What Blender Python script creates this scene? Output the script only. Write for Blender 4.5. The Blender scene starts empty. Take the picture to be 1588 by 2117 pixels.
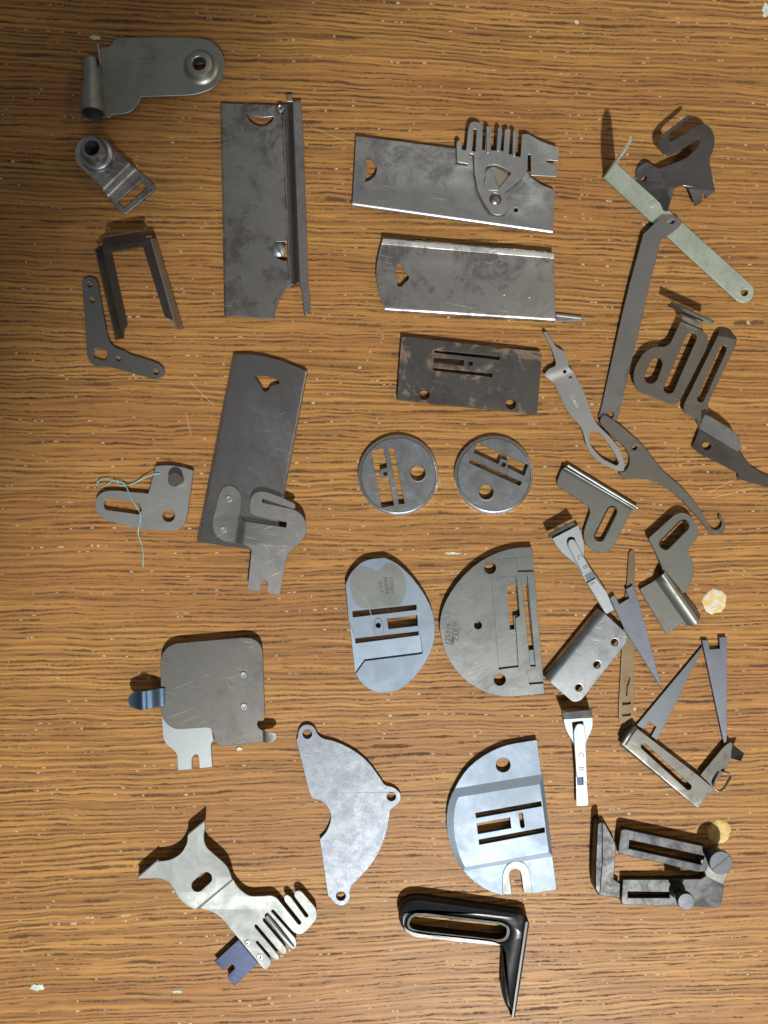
import bpy, bmesh, math, random
from mathutils import Vector, Matrix
from mathutils.geometry import tessellate_polygon

# ------------------------------------------------------------------ units
S = 0.0002            # metres per photograph pixel at the table (5 px = 1 mm)
CH = 1530.0           # camera height above the table, in the same pixels
CX, CY = 794.0, 1058.5
sc = bpy.context.scene
col = sc.collection

# ------------------------------------------------------------------ camera
cam_d = bpy.data.cameras.new("camera")
cam = bpy.data.objects.new("camera", cam_d)
col.objects.link(cam)
cam.location = (0, 0, CH * S)
cam_d.sensor_fit = 'VERTICAL'
cam_d.sensor_height = 24.0
cam_d.lens = 24.0 * CH / 2117.0
cam_d.clip_start = 0.01
cam_d.clip_end = 20
sc.camera = cam

# ------------------------------------------------------------------ world and lamps
w = bpy.data.worlds.new("World")
sc.world = w
w.use_nodes = True
bg = w.node_tree.nodes["Background"]
bg.inputs[0].default_value = (0.64, 0.625, 0.60, 1)
bg.inputs[1].default_value = 0.195


def aim(o, target):
    d = Vector(target) - o.location
    o.rotation_euler = d.to_track_quat('-Z', 'Y').to_euler()


kl = bpy.data.lights.new("key_lamp", 'SPOT')
key = bpy.data.objects.new("key_lamp", kl)
col.objects.link(key)
key.location = (0.20, -1.02, 1.22)
aim(key, ((1100 - CX) * S, (CY - 1500) * S, 0))
key.rotation_euler = (key.rotation_euler.to_matrix() @ Matrix.Rotation(math.radians(38), 3, 'Z')).to_euler()
key.scale = (1.0, 0.478, 1.0)      # squeezed oval cone; its edge stands in for a shadow cast at upper left
kl.energy = 190
kl.color = (1.0, 0.965, 0.915)
kl.shadow_soft_size = 0.030
kl.spot_size = math.radians(35.0)
kl.spot_blend = 0.45

rl = bpy.data.lights.new("side_lamp", 'AREA')
side = bpy.data.objects.new("side_lamp", rl)
col.objects.link(side)
side.location = (1.05, 0.32, 0.85)
aim(side, (0, 0.05, 0))
rl.shape = 'DISK'
rl.size = 0.16
rl.energy = 3.2
rl.color = (1.0, 0.73, 0.50)

wl = bpy.data.lights.new("window_light", 'AREA')
win = bpy.data.objects.new("window_light", wl)
col.objects.link(win)
win.location = (0.35, -1.7, 1.75)
aim(win, (0, -0.1, 0))
wl.shape = 'RECTANGLE'
wl.size = 1.3
wl.size_y = 0.9
wl.energy = 10
wl.color = (0.66, 0.82, 1.0)

l2 = bpy.data.lights.new("far_window", 'AREA')
win2 = bpy.data.objects.new("far_window", l2)
col.objects.link(win2)
win2.location = (0.5, 1.2, 1.7)
aim(win2, (0, 0, 0))
l2.shape = 'RECTANGLE'
l2.size = 0.8
l2.size_y = 0.6
l2.energy = 2.6
l2.color = (0.96, 0.96, 0.96)

sc.view_settings.view_transform = 'Standard'
sc.view_settings.look = 'None'
sc.view_settings.exposure = 0.0
sc.view_settings.gamma = 1.0
sc.render.engine = 'CYCLES'
sc.cycles.max_bounces = 5
sc.cycles.diffuse_bounces = 2
sc.cycles.glossy_bounces = 3


# ------------------------------------------------------------------ node helpers
class NT:
    def __init__(self, name):
        self.m = bpy.data.materials.new(name)
        self.m.use_nodes = True
        self.t = self.m.node_tree
        self.b = self.t.nodes["Principled BSDF"]
        self.pos = self.n('ShaderNodeNewGeometry').outputs['Position']

    def n(self, kind, **kw):
        x = self.t.nodes.new(kind)
        for k, v in kw.items():
            setattr(x, k, v)
        return x

    def link(self, a, b):
        self.t.links.new(a, b)

    def put(self, sock, v):
        if hasattr(v, 'is_linked') or hasattr(v, 'links'):
            self.link(v, sock)
        else:
            sock.default_value = v

    def math(self, op, a, b=None, c=None, clamp=False):
        x = self.n('ShaderNodeMath', operation=op, use_clamp=clamp)
        self.put(x.inputs[0], a)
        if b is not None:
            self.put(x.inputs[1], b)
        if c is not None:
            self.put(x.inputs[2], c)
        return x.outputs[0]

    def vmul(self, v, s):
        x = self.n('ShaderNodeVectorMath', operation='MULTIPLY')
        self.put(x.inputs[0], v)
        x.inputs[1].default_value = s
        return x.outputs[0]

    def rot(self, v, deg):
        x = self.n('ShaderNodeVectorRotate', rotation_type='Z_AXIS')
        self.put(x.inputs['Vector'], v)
        x.inputs['Angle'].default_value = math.radians(deg)
        return x.outputs[0]

    def noise(self, v, scale=1.0, detail=2.0, rough=0.5, dist=0.0):
        x = self.n('ShaderNodeTexNoise')
        self.put(x.inputs['Vector'], v)
        x.inputs['Scale'].default_value = scale
        x.inputs['Detail'].default_value = detail
        x.inputs['Roughness'].default_value = rough
        x.inputs['Distortion'].default_value = dist
        return x.outputs[0]

    def voro(self, v, scale=1.0, rand=1.0):
        x = self.n('ShaderNodeTexVoronoi')
        self.put(x.inputs['Vector'], v)
        x.inputs['Scale'].default_value = scale
        x.inputs['Randomness'].default_value = rand
        return x.outputs['Distance'], x.outputs['Color']

    def step(self, v, a, b):
        x = self.n('ShaderNodeMapRange', interpolation_type='SMOOTHSTEP')
        self.put(x.inputs[0], v)
        x.inputs[1].default_value = a
        x.inputs[2].default_value = b
        return x.outputs[0]

    def lerp(self, v, a, b):
        x = self.n('ShaderNodeMapRange')
        self.put(x.inputs[0], v)
        x.inputs[3].default_value = a
        x.inputs[4].default_value = b
        return x.outputs[0]

    def mix(self, f, a, b):
        x = self.n('ShaderNodeMix', data_type='RGBA')
        self.put(x.inputs[0], f)
        self.put(x.inputs[6], a if not isinstance(a, tuple) else (*a, 1))
        self.put(x.inputs[7], b if not isinstance(b, tuple) else (*b, 1))
        return x.outputs[2]

    def bump(self, h, strength, dist):
        x = self.n('ShaderNodeBump')
        x.inputs['Strength'].default_value = strength
        x.inputs['Distance'].default_value = dist
        self.put(x.inputs['Height'], h)
        self.link(x.outputs[0], self.b.inputs['Normal'])


def metal(name, c1, c2, r1, r2, mott=55.0, scratch=0.35, rust=0.0, metallic=1.0, speck=0.3,
          rustc=(0.13, 0.065, 0.03), brush=None, bump=0.10, contrast=0.17):
    t = NT(name)
    big = t.noise(t.pos, mott, 7.0, 0.70, 0.5)
    f = t.step(big, 0.5 - contrast, 0.5 + contrast)
    fine = t.noise(t.pos, 1300.0, 2.0, 0.6)
    f = t.math('ADD', f, t.math('MULTIPLY', t.math('SUBTRACT', fine, 0.5), speck), clamp=True)
    mid = t.noise(t.pos, 330.0, 3.0, 0.6, 0.3)
    f = t.math('ADD', f, t.math('MULTIPLY', t.math('SUBTRACT', mid, 0.5), speck * 1.6), clamp=True)
    c = t.mix(f, c1, c2)
    sc_all = None
    for ang, sx, sy, th, off in ((12, 60, 2300, 0.66, 0), (-22, 52, 2100, 0.67, 3.1), (64, 75, 2400, 0.69, 7.7)):
        v = t.rot(t.vmul(t.pos, (1, 1, 1)), ang)
        nn = t.noise(t.vmul(v, (sx, sy, 1)), 1.0, 2.0, 0.55, 0.25)
        k = t.step(nn, th - 0.02, th + 0.05)
        sc_all = k if sc_all is None else t.math('MAXIMUM', sc_all, k)
    patch = t.step(t.noise(t.pos, 95.0, 2.0), 0.40, 0.60)
    sc_all = t.math('MULTIPLY', t.math('MULTIPLY', sc_all, patch), scratch)
    lc = tuple(min(0.95, x * 1.35 + 0.05) for x in c1)
    c = t.mix(sc_all, c, lc)
    r = t.lerp(f, r1, r2)
    r = t.math('ADD', r, t.math('MULTIPLY', sc_all, 0.12))
    if brush is not None:
        v = t.rot(t.pos, brush)
        bn = t.noise(t.vmul(v, (60, 2600, 1)), 1.0, 3.0, 0.6)
        c = t.mix(t.math('MULTIPLY', t.step(bn, 0.35, 0.7), 0.16), c, lc)
    met = metallic
    if rust > 0:
        rn = t.noise(t.pos, 85.0, 6.0, 0.7, 0.6)
        rk = t.step(rn, 0.74 - 0.22 * rust, 0.84 - 0.22 * rust)
        c = t.mix(t.math('MULTIPLY', rk, 0.75), c, rustc)
        met = t.lerp(rk, metallic, 0.15)
        r = t.math('ADD', r, t.math('MULTIPLY', rk, 0.25))
    t.put(t.b.inputs['Metallic'], met)
    t.link(c, t.b.inputs['Base Color'])
    t.link(r, t.b.inputs['Roughness'])
    dent = t.noise(t.pos, 150.0, 5.0, 0.68)
    t.bump(t.math('ADD', dent, t.math('MULTIPLY', bn, 0.10)) if brush is not None else dent, bump * 2.2, 0.00012)
    return t.m


def plain(name, c, rough=0.6, metallic=0.0, var=0.25, scale=300.0):
    t = NT(name)
    n = t.noise(t.pos, scale, 4.0, 0.6)
    t.link(t.mix(t.step(n, 0.3, 0.7), tuple(x * (1 - var) for x in c), tuple(min(1, x * (1 + var)) for x in c)),
           t.b.inputs['Base Color'])
    t.b.inputs['Roughness'].default_value = rough
    t.b.inputs['Metallic'].default_value = metallic
    t.bump(n, 0.25, 0.0002)
    return t.m


M = {}
M['dull'] = metal('dull_nickel', (0.37, 0.38, 0.345), (0.24, 0.25, 0.225), 0.42, 0.55, scratch=0.25)
M['dull2'] = metal('dull_grey_nickel', (0.20, 0.208, 0.19), (0.13, 0.136, 0.122), 0.40, 0.54, scratch=0.3)
M['tarnish'] = metal('tarnished_steel', (0.58, 0.57, 0.54), (0.17, 0.163, 0.16), 0.30, 0.48, mott=75, scratch=0.45, speck=0.6, contrast=0.13)
M['mirror'] = metal('polished_steel', (0.56, 0.555, 0.565), (0.32, 0.315, 0.325), 0.18, 0.34, mott=26, scratch=0.4, contrast=0.20, brush=78, bump=0.06)
M['slide'] = metal('worn_slide_steel', (0.50, 0.50, 0.49), (0.23, 0.23, 0.228), 0.32, 0.46, mott=80, scratch=0.55, contrast=0.15)
M['zinc'] = metal('grey_steel', (0.40, 0.41, 0.40), (0.27, 0.28, 0.275), 0.42, 0.54, scratch=0.3)
M['zinc2'] = metal('dark_grey_steel', (0.235, 0.24, 0.235), (0.16, 0.165, 0.162), 0.40, 0.54, scratch=0.3)
M['black'] = metal('blackened_steel', (0.135, 0.13, 0.12), (0.06, 0.06, 0.058), 0.42, 0.60, mott=70, scratch=0.3, rust=1.0, rustc=(0.15, 0.08, 0.042), contrast=0.15)
M['chrome'] = metal('chrome', (0.90, 0.92, 0.94), (0.78, 0.80, 0.83), 0.22, 0.34, scratch=0.3)
M['ring'] = metal('ground_chrome', (0.40, 0.425, 0.445), (0.25, 0.27, 0.285), 0.30, 0.42, mott=110, scratch=0.6, speck=0.5)
M['satin'] = metal('satin_chrome', (0.172, 0.21, 0.255), (0.153, 0.189, 0.23), 0.55, 0.63, scratch=0.10, speck=0.14, bump=0.03)
M['satin_brushed'] = metal('brushed_satin_chrome', (0.20, 0.245, 0.30), (0.16, 0.20, 0.25), 0.48, 0.56, scratch=0.1, brush=3)
M['bare'] = metal('bare_grey_metal', (0.155, 0.165, 0.16), (0.125, 0.135, 0.13), 0.54, 0.62, scratch=0.1, speck=0.1)
M['plate'] = metal('ground_steel', (0.165, 0.174, 0.17), (0.095, 0.103, 0.10), 0.40, 0.52, scratch=0.45, brush=-38, contrast=0.14)
M['tin'] = metal('scratched_tinplate', (0.152, 0.168, 0.188), (0.120, 0.135, 0.154), 0.47, 0.57, mott=190, scratch=1.0, speck=1.0, contrast=0.34, bump=0.05)
M['frost'] = metal('frosted_nickel', (0.235, 0.25, 0.245), (0.185, 0.197, 0.193), 0.54, 0.64, scratch=0.2, speck=0.4)
M['bright'] = metal('bright_tin', (0.33, 0.365, 0.38), (0.26, 0.29, 0.305), 0.46, 0.56, scratch=0.3, speck=0.25)
M['blue'] = metal('blued_steel', (0.05, 0.062, 0.10), (0.026, 0.033, 0.055), 0.36, 0.50, scratch=0.5)
M['bluegrey'] = metal('blue_grey_steel', (0.165, 0.18, 0.215), (0.115, 0.125, 0.145), 0.44, 0.56, scratch=0.25)
M['green'] = metal('green_grey_zinc', (0.40, 0.46, 0.40), (0.27, 0.32, 0.275), 0.50, 0.62, mott=110, scratch=0.2, speck=0.5, metallic=0.85)
M['brown'] = metal('stained_steel', (0.19, 0.185, 0.168), (0.115, 0.112, 0.10), 0.40, 0.54, scratch=0.35, rust=0.35)
M['brass'] = metal('dull_brass', (0.185, 0.145, 0.09), (0.13, 0.10, 0.062), 0.44, 0.56, scratch=0.25)
M['rusty'] = metal('rust_flecked_steel', (0.14, 0.14, 0.125), (0.085, 0.083, 0.073), 0.42, 0.56, mott=110, scratch=0.4, rust=0.6)
M['guide'] = metal('guide_steel', (0.078, 0.08, 0.08), (0.033, 0.035, 0.036), 0.42, 0.56, mott=120, scratch=0.5, rust=0.35, contrast=0.16)
M['gun'] = metal('dark_screw_steel', (0.105, 0.112, 0.125), (0.068, 0.073, 0.082), 0.36, 0.50, mott=140, scratch=0.6)
M['steel2'] = metal('pale_blue_steel', (0.13, 0.145, 0.158), (0.10, 0.11, 0.122), 0.44, 0.56, scratch=0.3)
M['tabreflect'] = metal('steel_with_blue_reflection', (0.13, 0.21, 0.30), (0.07, 0.13, 0.20), 0.30, 0.42, scratch=0.3)  # grey steel; the blue reflection on the tab is put into the base colour
M['darkrail'] = metal('dark_channel', (0.13, 0.115, 0.10), (0.08, 0.072, 0.062), 0.42, 0.55, scratch=0.3)
M['darkblade'] = metal('dark_spring_steel', (0.22, 0.21, 0.21), (0.11, 0.105, 0.11), 0.26, 0.40, scratch=0.4, contrast=0.14)
M['cover'] = metal('worn_grey_cover', (0.15, 0.148, 0.138), (0.10, 0.099, 0.092), 0.44, 0.56, scratch=0.7, speck=0.5)
M['dark'] = plain('ink_dark', (0.035, 0.036, 0.038), 0.6)
M['faint'] = plain('faint_stamp', (0.045, 0.047, 0.046), 0.6, 0.0)
M['pale'] = plain('pale_stamp', (0.55, 0.60, 0.63), 0.4, 0.6)
M['thread'] = plain('teal_thread', (0.16, 0.40, 0.42), 0.8, 0, 0.3, 4000)
M['liner'] = metal('slot_liner', (0.042, 0.042, 0.039), (0.028, 0.028, 0.026), 0.52, 0.60)
M['liner2'] = metal('brownish_screw', (0.30, 0.27, 0.22), (0.20, 0.18, 0.15), 0.36, 0.48)
M['tan'] = metal('oil_stained_steel', (0.42, 0.37, 0.28), (0.34, 0.30, 0.23), 0.40, 0.5)


def enamel():
    t = NT('black_enamel')
    n = t.noise(t.pos, 120.0, 5.0, 0.65)
    t.link(t.mix(t.step(n, 0.55, 0.75), (0.008, 0.009, 0.011), (0.055, 0.055, 0.050)), t.b.inputs['Base Color'])
    t.link(t.lerp(n, 0.20, 0.46), t.b.inputs['Roughness'])
    t.b.inputs['Specular IOR Level'].default_value = 0.35
    t.bump(t.noise(t.pos, 260.0, 3.0), 0.12, 0.0003)
    return t.m


M['enamel'] = enamel()


def glue(name, c1, c2):
    t = NT(name)
    n = t.noise(t.pos, 260.0, 5.0, 0.65)
    t.link(t.mix(t.step(n, 0.42, 0.58), c1, c2), t.b.inputs['Base Color'])
    t.b.inputs['Roughness'].default_value = 0.7
    t.bump(t.noise(t.pos, 700.0, 4.0), 0.6, 0.0004)
    return t.m


M['glue_white'] = glue('dried_white_glue', (0.42, 0.41, 0.34), (0.44, 0.31, 0.10))
M['glue_yellow'] = glue('dried_yellow_glue', (0.42, 0.32, 0.11), (0.32, 0.23, 0.07))
M['paint'] = glue('pale_paint', (0.44, 0.48, 0.43), (0.34, 0.38, 0.33))


def wood():
    t = NT('oak_veneer')
    p = t.vmul(t.pos, (1 / S, 1 / S, 0))            # photograph-pixel units on the table
    sx = t.n('ShaderNodeSeparateXYZ')
    t.link(p, sx.inputs[0])
    X, Y = sx.outputs[0], sx.outputs[1]
    # grain lines close up slightly towards the right
    v = t.math('MULTIPLY', Y, t.math('ADD', 1.0, t.math('MULTIPLY', X, 5.2e-5)))

    def vec(a, b, z=0.0):
        c = t.n('ShaderNodeCombineXYZ')
        t.put(c.inputs[0], a)
        t.put(c.inputs[1], b)
        c.inputs[2].default_value = z
        return c.outputs[0]
    w1 = t.noise(vec(t.math('MULTIPLY', X, 1 / 420), t.math('MULTIPLY', v, 1 / 170)), 1.0, 2.0, 0.5)
    w2 = t.noise(vec(t.math('MULTIPLY', X, 1 / 70), t.math('MULTIPLY', v, 1 / 40), 5.0), 1.0, 2.0, 0.5)
    v = t.math('ADD', v, t.math('MULTIPLY', t.math('SUBTRACT', w1, 0.5), 26.0))
    v = t.math('ADD', v, t.math('MULTIPLY', t.math('SUBTRACT', w2, 0.5), 9.0))

    def sv(ax, ay, z=0.0):
        return vec(t.math('MULTIPLY', X, 1.0 / ax), t.math('MULTIPLY', v, 1.0 / ay), z)
    broad = t.noise(sv(900, 150, 2.0), 1.0, 2.0, 0.5)
    streak = t.noise(sv(420, 6.5, 9.0), 1.0, 3.0, 0.62)
    # growth-ring rows, roughly 3 mm apart, carrying the open pores
    ph = t.math('ADD', t.math('MULTIPLY', v, 1 / 10.0), t.math('MULTIPLY', t.math('SUBTRACT', t.noise(sv(800, 45, 4.0), 1.0, 2.0, 0.55), 0.5), 3.6))
    row = t.math('FLOOR', ph)
    dist = t.math('MULTIPLY', t.math('ABSOLUTE', t.math('SUBTRACT', t.math('FRACT', ph), 0.5)), 10.0)
    rag = t.noise(sv(8, 2.6, 21.0), 1.0, 2.0, 0.65)
    dr = t.math('ADD', dist, t.math('MULTIPLY', t.math('SUBTRACT', rag, 0.5), 4.6))

    def rv(ax, k, z):
        return vec(t.math('MULTIPLY', X, 1.0 / ax), t.math('MULTIPLY', row, k), z)
    soft = t.noise(rv(230, 3.71, 1.0), 1.0, 2.0, 0.5)
    dash = t.noise(rv(78, 5.13, 2.0), 1.0, 4.0, 0.62)
    dens = t.lerp(t.noise(sv(520, 75, 41.0), 1.0, 2.0, 0.5), 0.1, 1.8)
    c = t.mix(t.step(streak, 0.28, 0.66), (0.163, 0.077, 0.023), (0.350, 0.186, 0.053))
    c = t.mix(t.math('MULTIPLY', t.step(broad, 0.38, 0.68), 0.55), c, (0.235, 0.104, 0.034))
    fibre = t.noise(sv(70, 2.4, 14.0), 1.0, 2.0, 0.6)
    c = t.mix(t.math('MULTIPLY', t.step(fibre, 0.42, 0.70), 0.36), c, (0.12, 0.058, 0.024))
    halo = t.math('MULTIPLY', t.step(dr, 4.4, 0.6), t.step(soft, 0.30, 0.62))
    c = t.mix(t.math('MULTIPLY', halo, 0.72), c, (0.105, 0.050, 0.018))
    th = t.math('SUBTRACT', t.math('MULTIPLY', t.math('MULTIPLY', t.step(dash, 0.35, 0.72), 3.0), dens), 0.5)
    line = t.step(t.math('SUBTRACT', th, dr), -0.4, 0.9)
    d2, cc = t.voro(sv(40, 6.4, 33.0))
    sp = t.n('ShaderNodeSeparateColor')
    t.link(cc, sp.inputs[0])
    small = t.math('MULTIPLY', t.step(t.math('ADD', d2, t.math('MULTIPLY', rag, 0.3)), 0.40, 0.26), t.step(sp.outputs[0], 0.66, 0.74))
    pores = t.math('MAXIMUM', line, t.math('MULTIPLY', small, 0.55))
    c = t.mix(t.math('MULTIPLY', pores, 0.78), c, (0.044, 0.025, 0.015))
    # pale grains of filler sitting in the pores
    d3, cc = t.voro(rv(11, 7.77, 0.0))
    sp = t.n('ShaderNodeSeparateColor')
    t.link(cc, sp.inputs[0])
    clus = t.noise(rv(75, 2.9, 8.0), 1.0, 2.0, 0.5)
    sel = t.step(t.math('ADD', sp.outputs[1], t.math('MULTIPLY', t.math('SUBTRACT', clus, 0.5), 1.1)), 0.80, 0.86)
    wk = t.math('MULTIPLY', t.step(d3, 0.40, 0.22), sel)
    wk = t.math('MULTIPLY', wk, t.step(t.math('ADD', dist, t.math('MULTIPLY', rag, 3.2)), 3.3, 1.6))
    c = t.mix(t.math('MULTIPLY', wk, 0.8), c, (0.46, 0.40, 0.31))
    # fine scratches in the varnish
    for x0, y0, x1, y1 in ((388, 785, 446, 842), (384, 850, 396, 905), (640, 262, 735, 300), (1460, 1022, 1530, 985), (1470, 1030, 1560, 1008)):
        ux, uy = x1 - x0, -(y1 - y0)
        ln = math.hypot(ux, uy)
        ux, uy = ux / ln, uy / ln
        ax, ay = x0 - CX, CY - y0
        along = t.math('ADD', t.math('MULTIPLY', X, ux), t.math('ADD', t.math('MULTIPLY', Y, uy), -(ax * ux + ay * uy)))
        across = t.math('ABSOLUTE', t.math('ADD', t.math('MULTIPLY', X, -uy), t.math('ADD', t.math('MULTIPLY', Y, ux), ax * uy - ay * ux)))
        k = t.math('MULTIPLY', t.step(across, 1.3, 0.3), t.math('MULTIPLY', t.step(along, 0, 6), t.step(along, ln, ln - 6)))
        c = t.mix(t.math('MULTIPLY', k, 0.38), c, (0.50, 0.36, 0.20))
    # small brown blots
    blot = t.step(t.noise(vec(t.math('MULTIPLY', X, 1 / 60), t.math('MULTIPLY', Y, 1 / 48), 3.0), 1.0, 3.0, 0.5), 0.755, 0.80)
    c = t.mix(t.math('MULTIPLY', blot, 0.5), c, (0.06, 0.034, 0.024))
    t.link(c, t.b.inputs['Base Color'])
    r = t.math('ADD', t.lerp(streak, 0.56, 0.46), t.math('MULTIPLY', pores, 0.25))
    t.link(r, t.b.inputs['Roughness'])
    p0 = t.noise(vec(t.math('MULTIPLY', X, 1 / 45), t.math('MULTIPLY', Y, 1 / 5.5), 3.0), 1.0, 2.0, 0.6)
    t.bump(p0, 0.35, 0.0003)
    t.b.inputs['Specular IOR Level'].default_value = 0.2
    return t.m


M['wood'] = wood()

# ------------------------------------------------------------------ geometry helpers (photograph pixels in, metres out)
ZM = {0: (0, 0, 1), 1: (130, 50, 4.4111), 2: (140, 450, 6.05), 3: (430, 180, 4.2333), 4: (700, 220, 3.3083),
      5: (750, 470, 3.3083), 6: (800, 670, 4.6706), 7: (390, 710, 3.9214), 8: (170, 940, 6.1077), 9: (720, 880, 3.97),
      10: (690, 1120, 3.4522), 11: (240, 1290, 4.4111), 12: (590, 1480, 5.1615), 13: (270, 1660, 3.8732),
      14: (800, 1840, 4.9625), 15: (900, 1500, 5.7222), 16: (1200, 1650, 4.4111), 17: (1120, 1430, 3.3932),
      18: (1110, 1050, 3.7810), 19: (1220, 200, 4.3152), 20: (1100, 590, 3.2541), 21: (1110, 840, 3.7810),
      22: (930, 240, 6.9043), 23: (1400, 840, 8.4468)}


def Z(k, s):
    """'x,y[,r] ...' read off an enlargement -> list of (x, y, r) in photograph pixels"""
    ox, oy, sc_ = ZM[k]
    out = []
    for tok in s.split():
        a = [float(q) for q in tok.split(',')]
        out.append((ox + a[0] / sc_, oy + a[1] / sc_, (a[2] / sc_) if len(a) > 2 else 0.0))
    return out


def Q(k, x, y):
    ox, oy, sc_ = ZM[k]
    return (ox + x / sc_, oy + y / sc_)


def rounded(pts, dr=0.7):
    n = len(pts)
    out = []
    for i in range(n):
        p = Vector(pts[i][:2])
        a = Vector(pts[i - 1][:2])
        b = Vector(pts[(i + 1) % n][:2])
        r = max(pts[i][2], dr)
        la, lb = (a - p).length, (b - p).length
        if la < 1e-4 or lb < 1e-4:
            continue
        d = min(r, la * 0.49, lb * 0.49)
        ea, eb = (a - p) / la, (b - p) / lb
        q0, q1 = p + ea * d, p + eb * d
        turn = math.acos(max(-1, min(1, -ea.dot(eb))))
        seg = max(1, min(10, int(turn / 0.16 * min(1, (d / 6.0) ** 0.5) + 1)))
        for j in range(seg + 1):
            u = j / seg
            out.append((1 - u) ** 2 * q0 + 2 * u * (1 - u) * p + u * u * q1)
    return out


def circle(c, r, n=28, ry=None):
    ry = r if ry is None else ry
    return [Vector((c[0] + r * math.cos(2 * math.pi * i / n), c[1] + ry * math.sin(2 * math.pi * i / n))) for i in range(n)]


def slot(a, b, wd, n=10):
    a, b = Vector(a), Vector(b)
    d = (b - a).normalized()
    nn = Vector((-d.y, d.x))
    out = []
    for i in range(n + 1):
        t = math.pi * i / n
        out.append(a + nn * math.cos(t) * wd / 2 - d * math.sin(t) * wd / 2)
    for i in range(n + 1):
        t = math.pi * i / n
        out.append(b - nn * math.cos(t) * wd / 2 + d * math.sin(t) * wd / 2)
    return out


def area2(l):
    return sum(l[i - 1].x * l[i].y - l[i].x * l[i - 1].y for i in range(len(l)))


def clean(l):
    out = []
    for p in l:
        if not out or (p - out[-1]).length > 0.12:
            out.append(p)
    while len(out) > 2 and (out[0] - out[-1]).length <= 0.12:
        out.pop()
    return out


def inset(l, b):
    out = []
    n = len(l)
    for i in range(n):
        e1 = (l[i] - l[i - 1]).normalized()
        e2 = (l[(i + 1) % n] - l[i]).normalized()
        n1, n2 = Vector((-e1.y, e1.x)), Vector((-e2.y, e2.x))
        m = n1 + n2
        k = 1 + n1.dot(n2)
        if k < 0.35:
            m = m.normalized() * 1.4 if m.length > 1e-5 else n1
        else:
            m = m / k
        out.append(l[i] + m * b)
    return out


def W(x, y, z):
    """photograph pixel seen at height z -> plan position (pixel units)"""
    f = (CH - z) / CH
    return Vector(((x - CX) * f, (CY - y) * f))


def prism(loops, z0, z1, bev=0.6):
    """loops in photograph pixels, seen at height z1; first is the outline, the rest are holes"""
    ls = []
    for i, l in enumerate(loops):
        l = clean([W(p[0], p[1], z1) for p in l])
        if (area2(l) > 0) != (i == 0):
            l.reverse()
        ls.append(l)
    bev = min(bev, (z1 - z0) * 0.45)
    tops = [inset(l, bev) for l in ls]
    bm = bmesh.new()
    rb, rs, rt = [], [], []
    for l, tp in zip(ls, tops):
        b = [bm.verts.new((p.x, p.y, z0)) for p in l]
        s = [bm.verts.new((p.x, p.y, z1 - bev)) for p in l]
        u = [bm.verts.new((p.x, p.y, z1)) for p in tp]
        n = len(l)
        for i in range(n):
            j = (i + 1) % n
            bm.faces.new((b[i], b[j], s[j], s[i]))
            bm.faces.new((s[i], s[j], u[j], u[i]))
        rb += b
        rt += u
    tris = tessellate_polygon([[Vector((p.x, p.y, 0)) for p in l] for l in ls])
    for a, b_, c in tris:
        va, vb, vc = rt[a], rt[b_], rt[c]
        ar = (vb.co.x - va.co.x) * (vc.co.y - va.co.y) - (vb.co.y - va.co.y) * (vc.co.x - va.co.x)
        o = (a, b_, c) if ar > 0 else (a, c, b_)
        try:
            bm.faces.new([rt[q] for q in o])
            bm.faces.new([rb[q] for q in reversed(o)])
        except ValueError:
            pass
    return bm


def _line(p0, p1, sidept, z):
    a, b, s_ = W(p0[0], p0[1], z), W(p1[0], p1[1], z), W(sidept[0], sidept[1], z)
    d = (b - a).normalized()
    n = Vector((-d.y, d.x))
    if (s_ - a).dot(n) < 0:
        n = -n
    return a, n


def _cut(bm, a, n, ss):
    for s in ss:
        g = bm.verts[:] + bm.edges[:] + bm.faces[:]
        bmesh.ops.bisect_plane(bm, geom=g, dist=1e-4, plane_co=(a.x + n.x * s, a.y + n.y * s, 0), plane_no=(n.x, n.y, 0))


def fold(bm, zt, zref, p0, p1, sidept, ang, R=5.0, k=5, test=None):
    """bend everything beyond the line p0-p1 (towards sidept) up (+) or down (-) by ang degrees"""
    a, n = _line(p0, p1, sidept, zt)
    th = math.radians(abs(ang))
    L = R * th
    _cut(bm, a, n, [L * i / k for i in range(k + 1)])
    up = ang > 0
    for v in bm.verts:
        q = v.co.xy - a
        s = q.dot(n)
        if s <= 1e-5 or (test and not test(v.co)):
            continue
        base = v.co.xy - n * s
        ph = min(s / R, th)
        off = max(0.0, s - L)
        zl = v.co.z - zref
        if up:
            x = (R - zl) * math.sin(ph) + off * math.cos(ph)
            z = zref + R - (R - zl) * math.cos(ph) + off * math.sin(ph)
        else:
            x = (R + zl) * math.sin(ph) + off * math.cos(ph)
            z = zref - R + (R + zl) * math.cos(ph) - off * math.sin(ph)
        p = base + n * x
        v.co = (p.x, p.y, z)


def joggle(bm, zt, p0, p1, sidept, wd, dz, k=6):
    """a step: everything beyond the line rises by dz over a width wd"""
    a, n = _line(p0, p1, sidept, zt)
    _cut(bm, a, n, [wd * i / k for i in range(k + 1)])
    for v in bm.verts:
        s = (v.co.xy - a).dot(n)
        u = max(0, min(1, s / wd))
        v.co.z += dz * u * u * (3 - 2 * u)


def tilt(bm, zt, pa, za, pb, zb):
    a, b = W(pa[0], pa[1], zt), W(pb[0], pb[1], zt)
    d = b - a
    for v in bm.verts:
        u = max(0.0, (v.co.xy - a).dot(d) / d.length_squared)
        v.co.z += za + (zb - za) * u


def arch(bm, zt, p0, p1, sidept, wd, dz, k=8):
    """a raised (dz>0) or sunk (dz<0) rib of width wd beyond the line"""
    a, n = _line(p0, p1, sidept, zt)
    _cut(bm, a, n, [wd * i / k for i in range(k + 1)])
    for v in bm.verts:
        s = (v.co.xy - a).dot(n)
        if 0 < s < wd:
            v.co.z += dz * math.sin(math.pi * s / wd)


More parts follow.
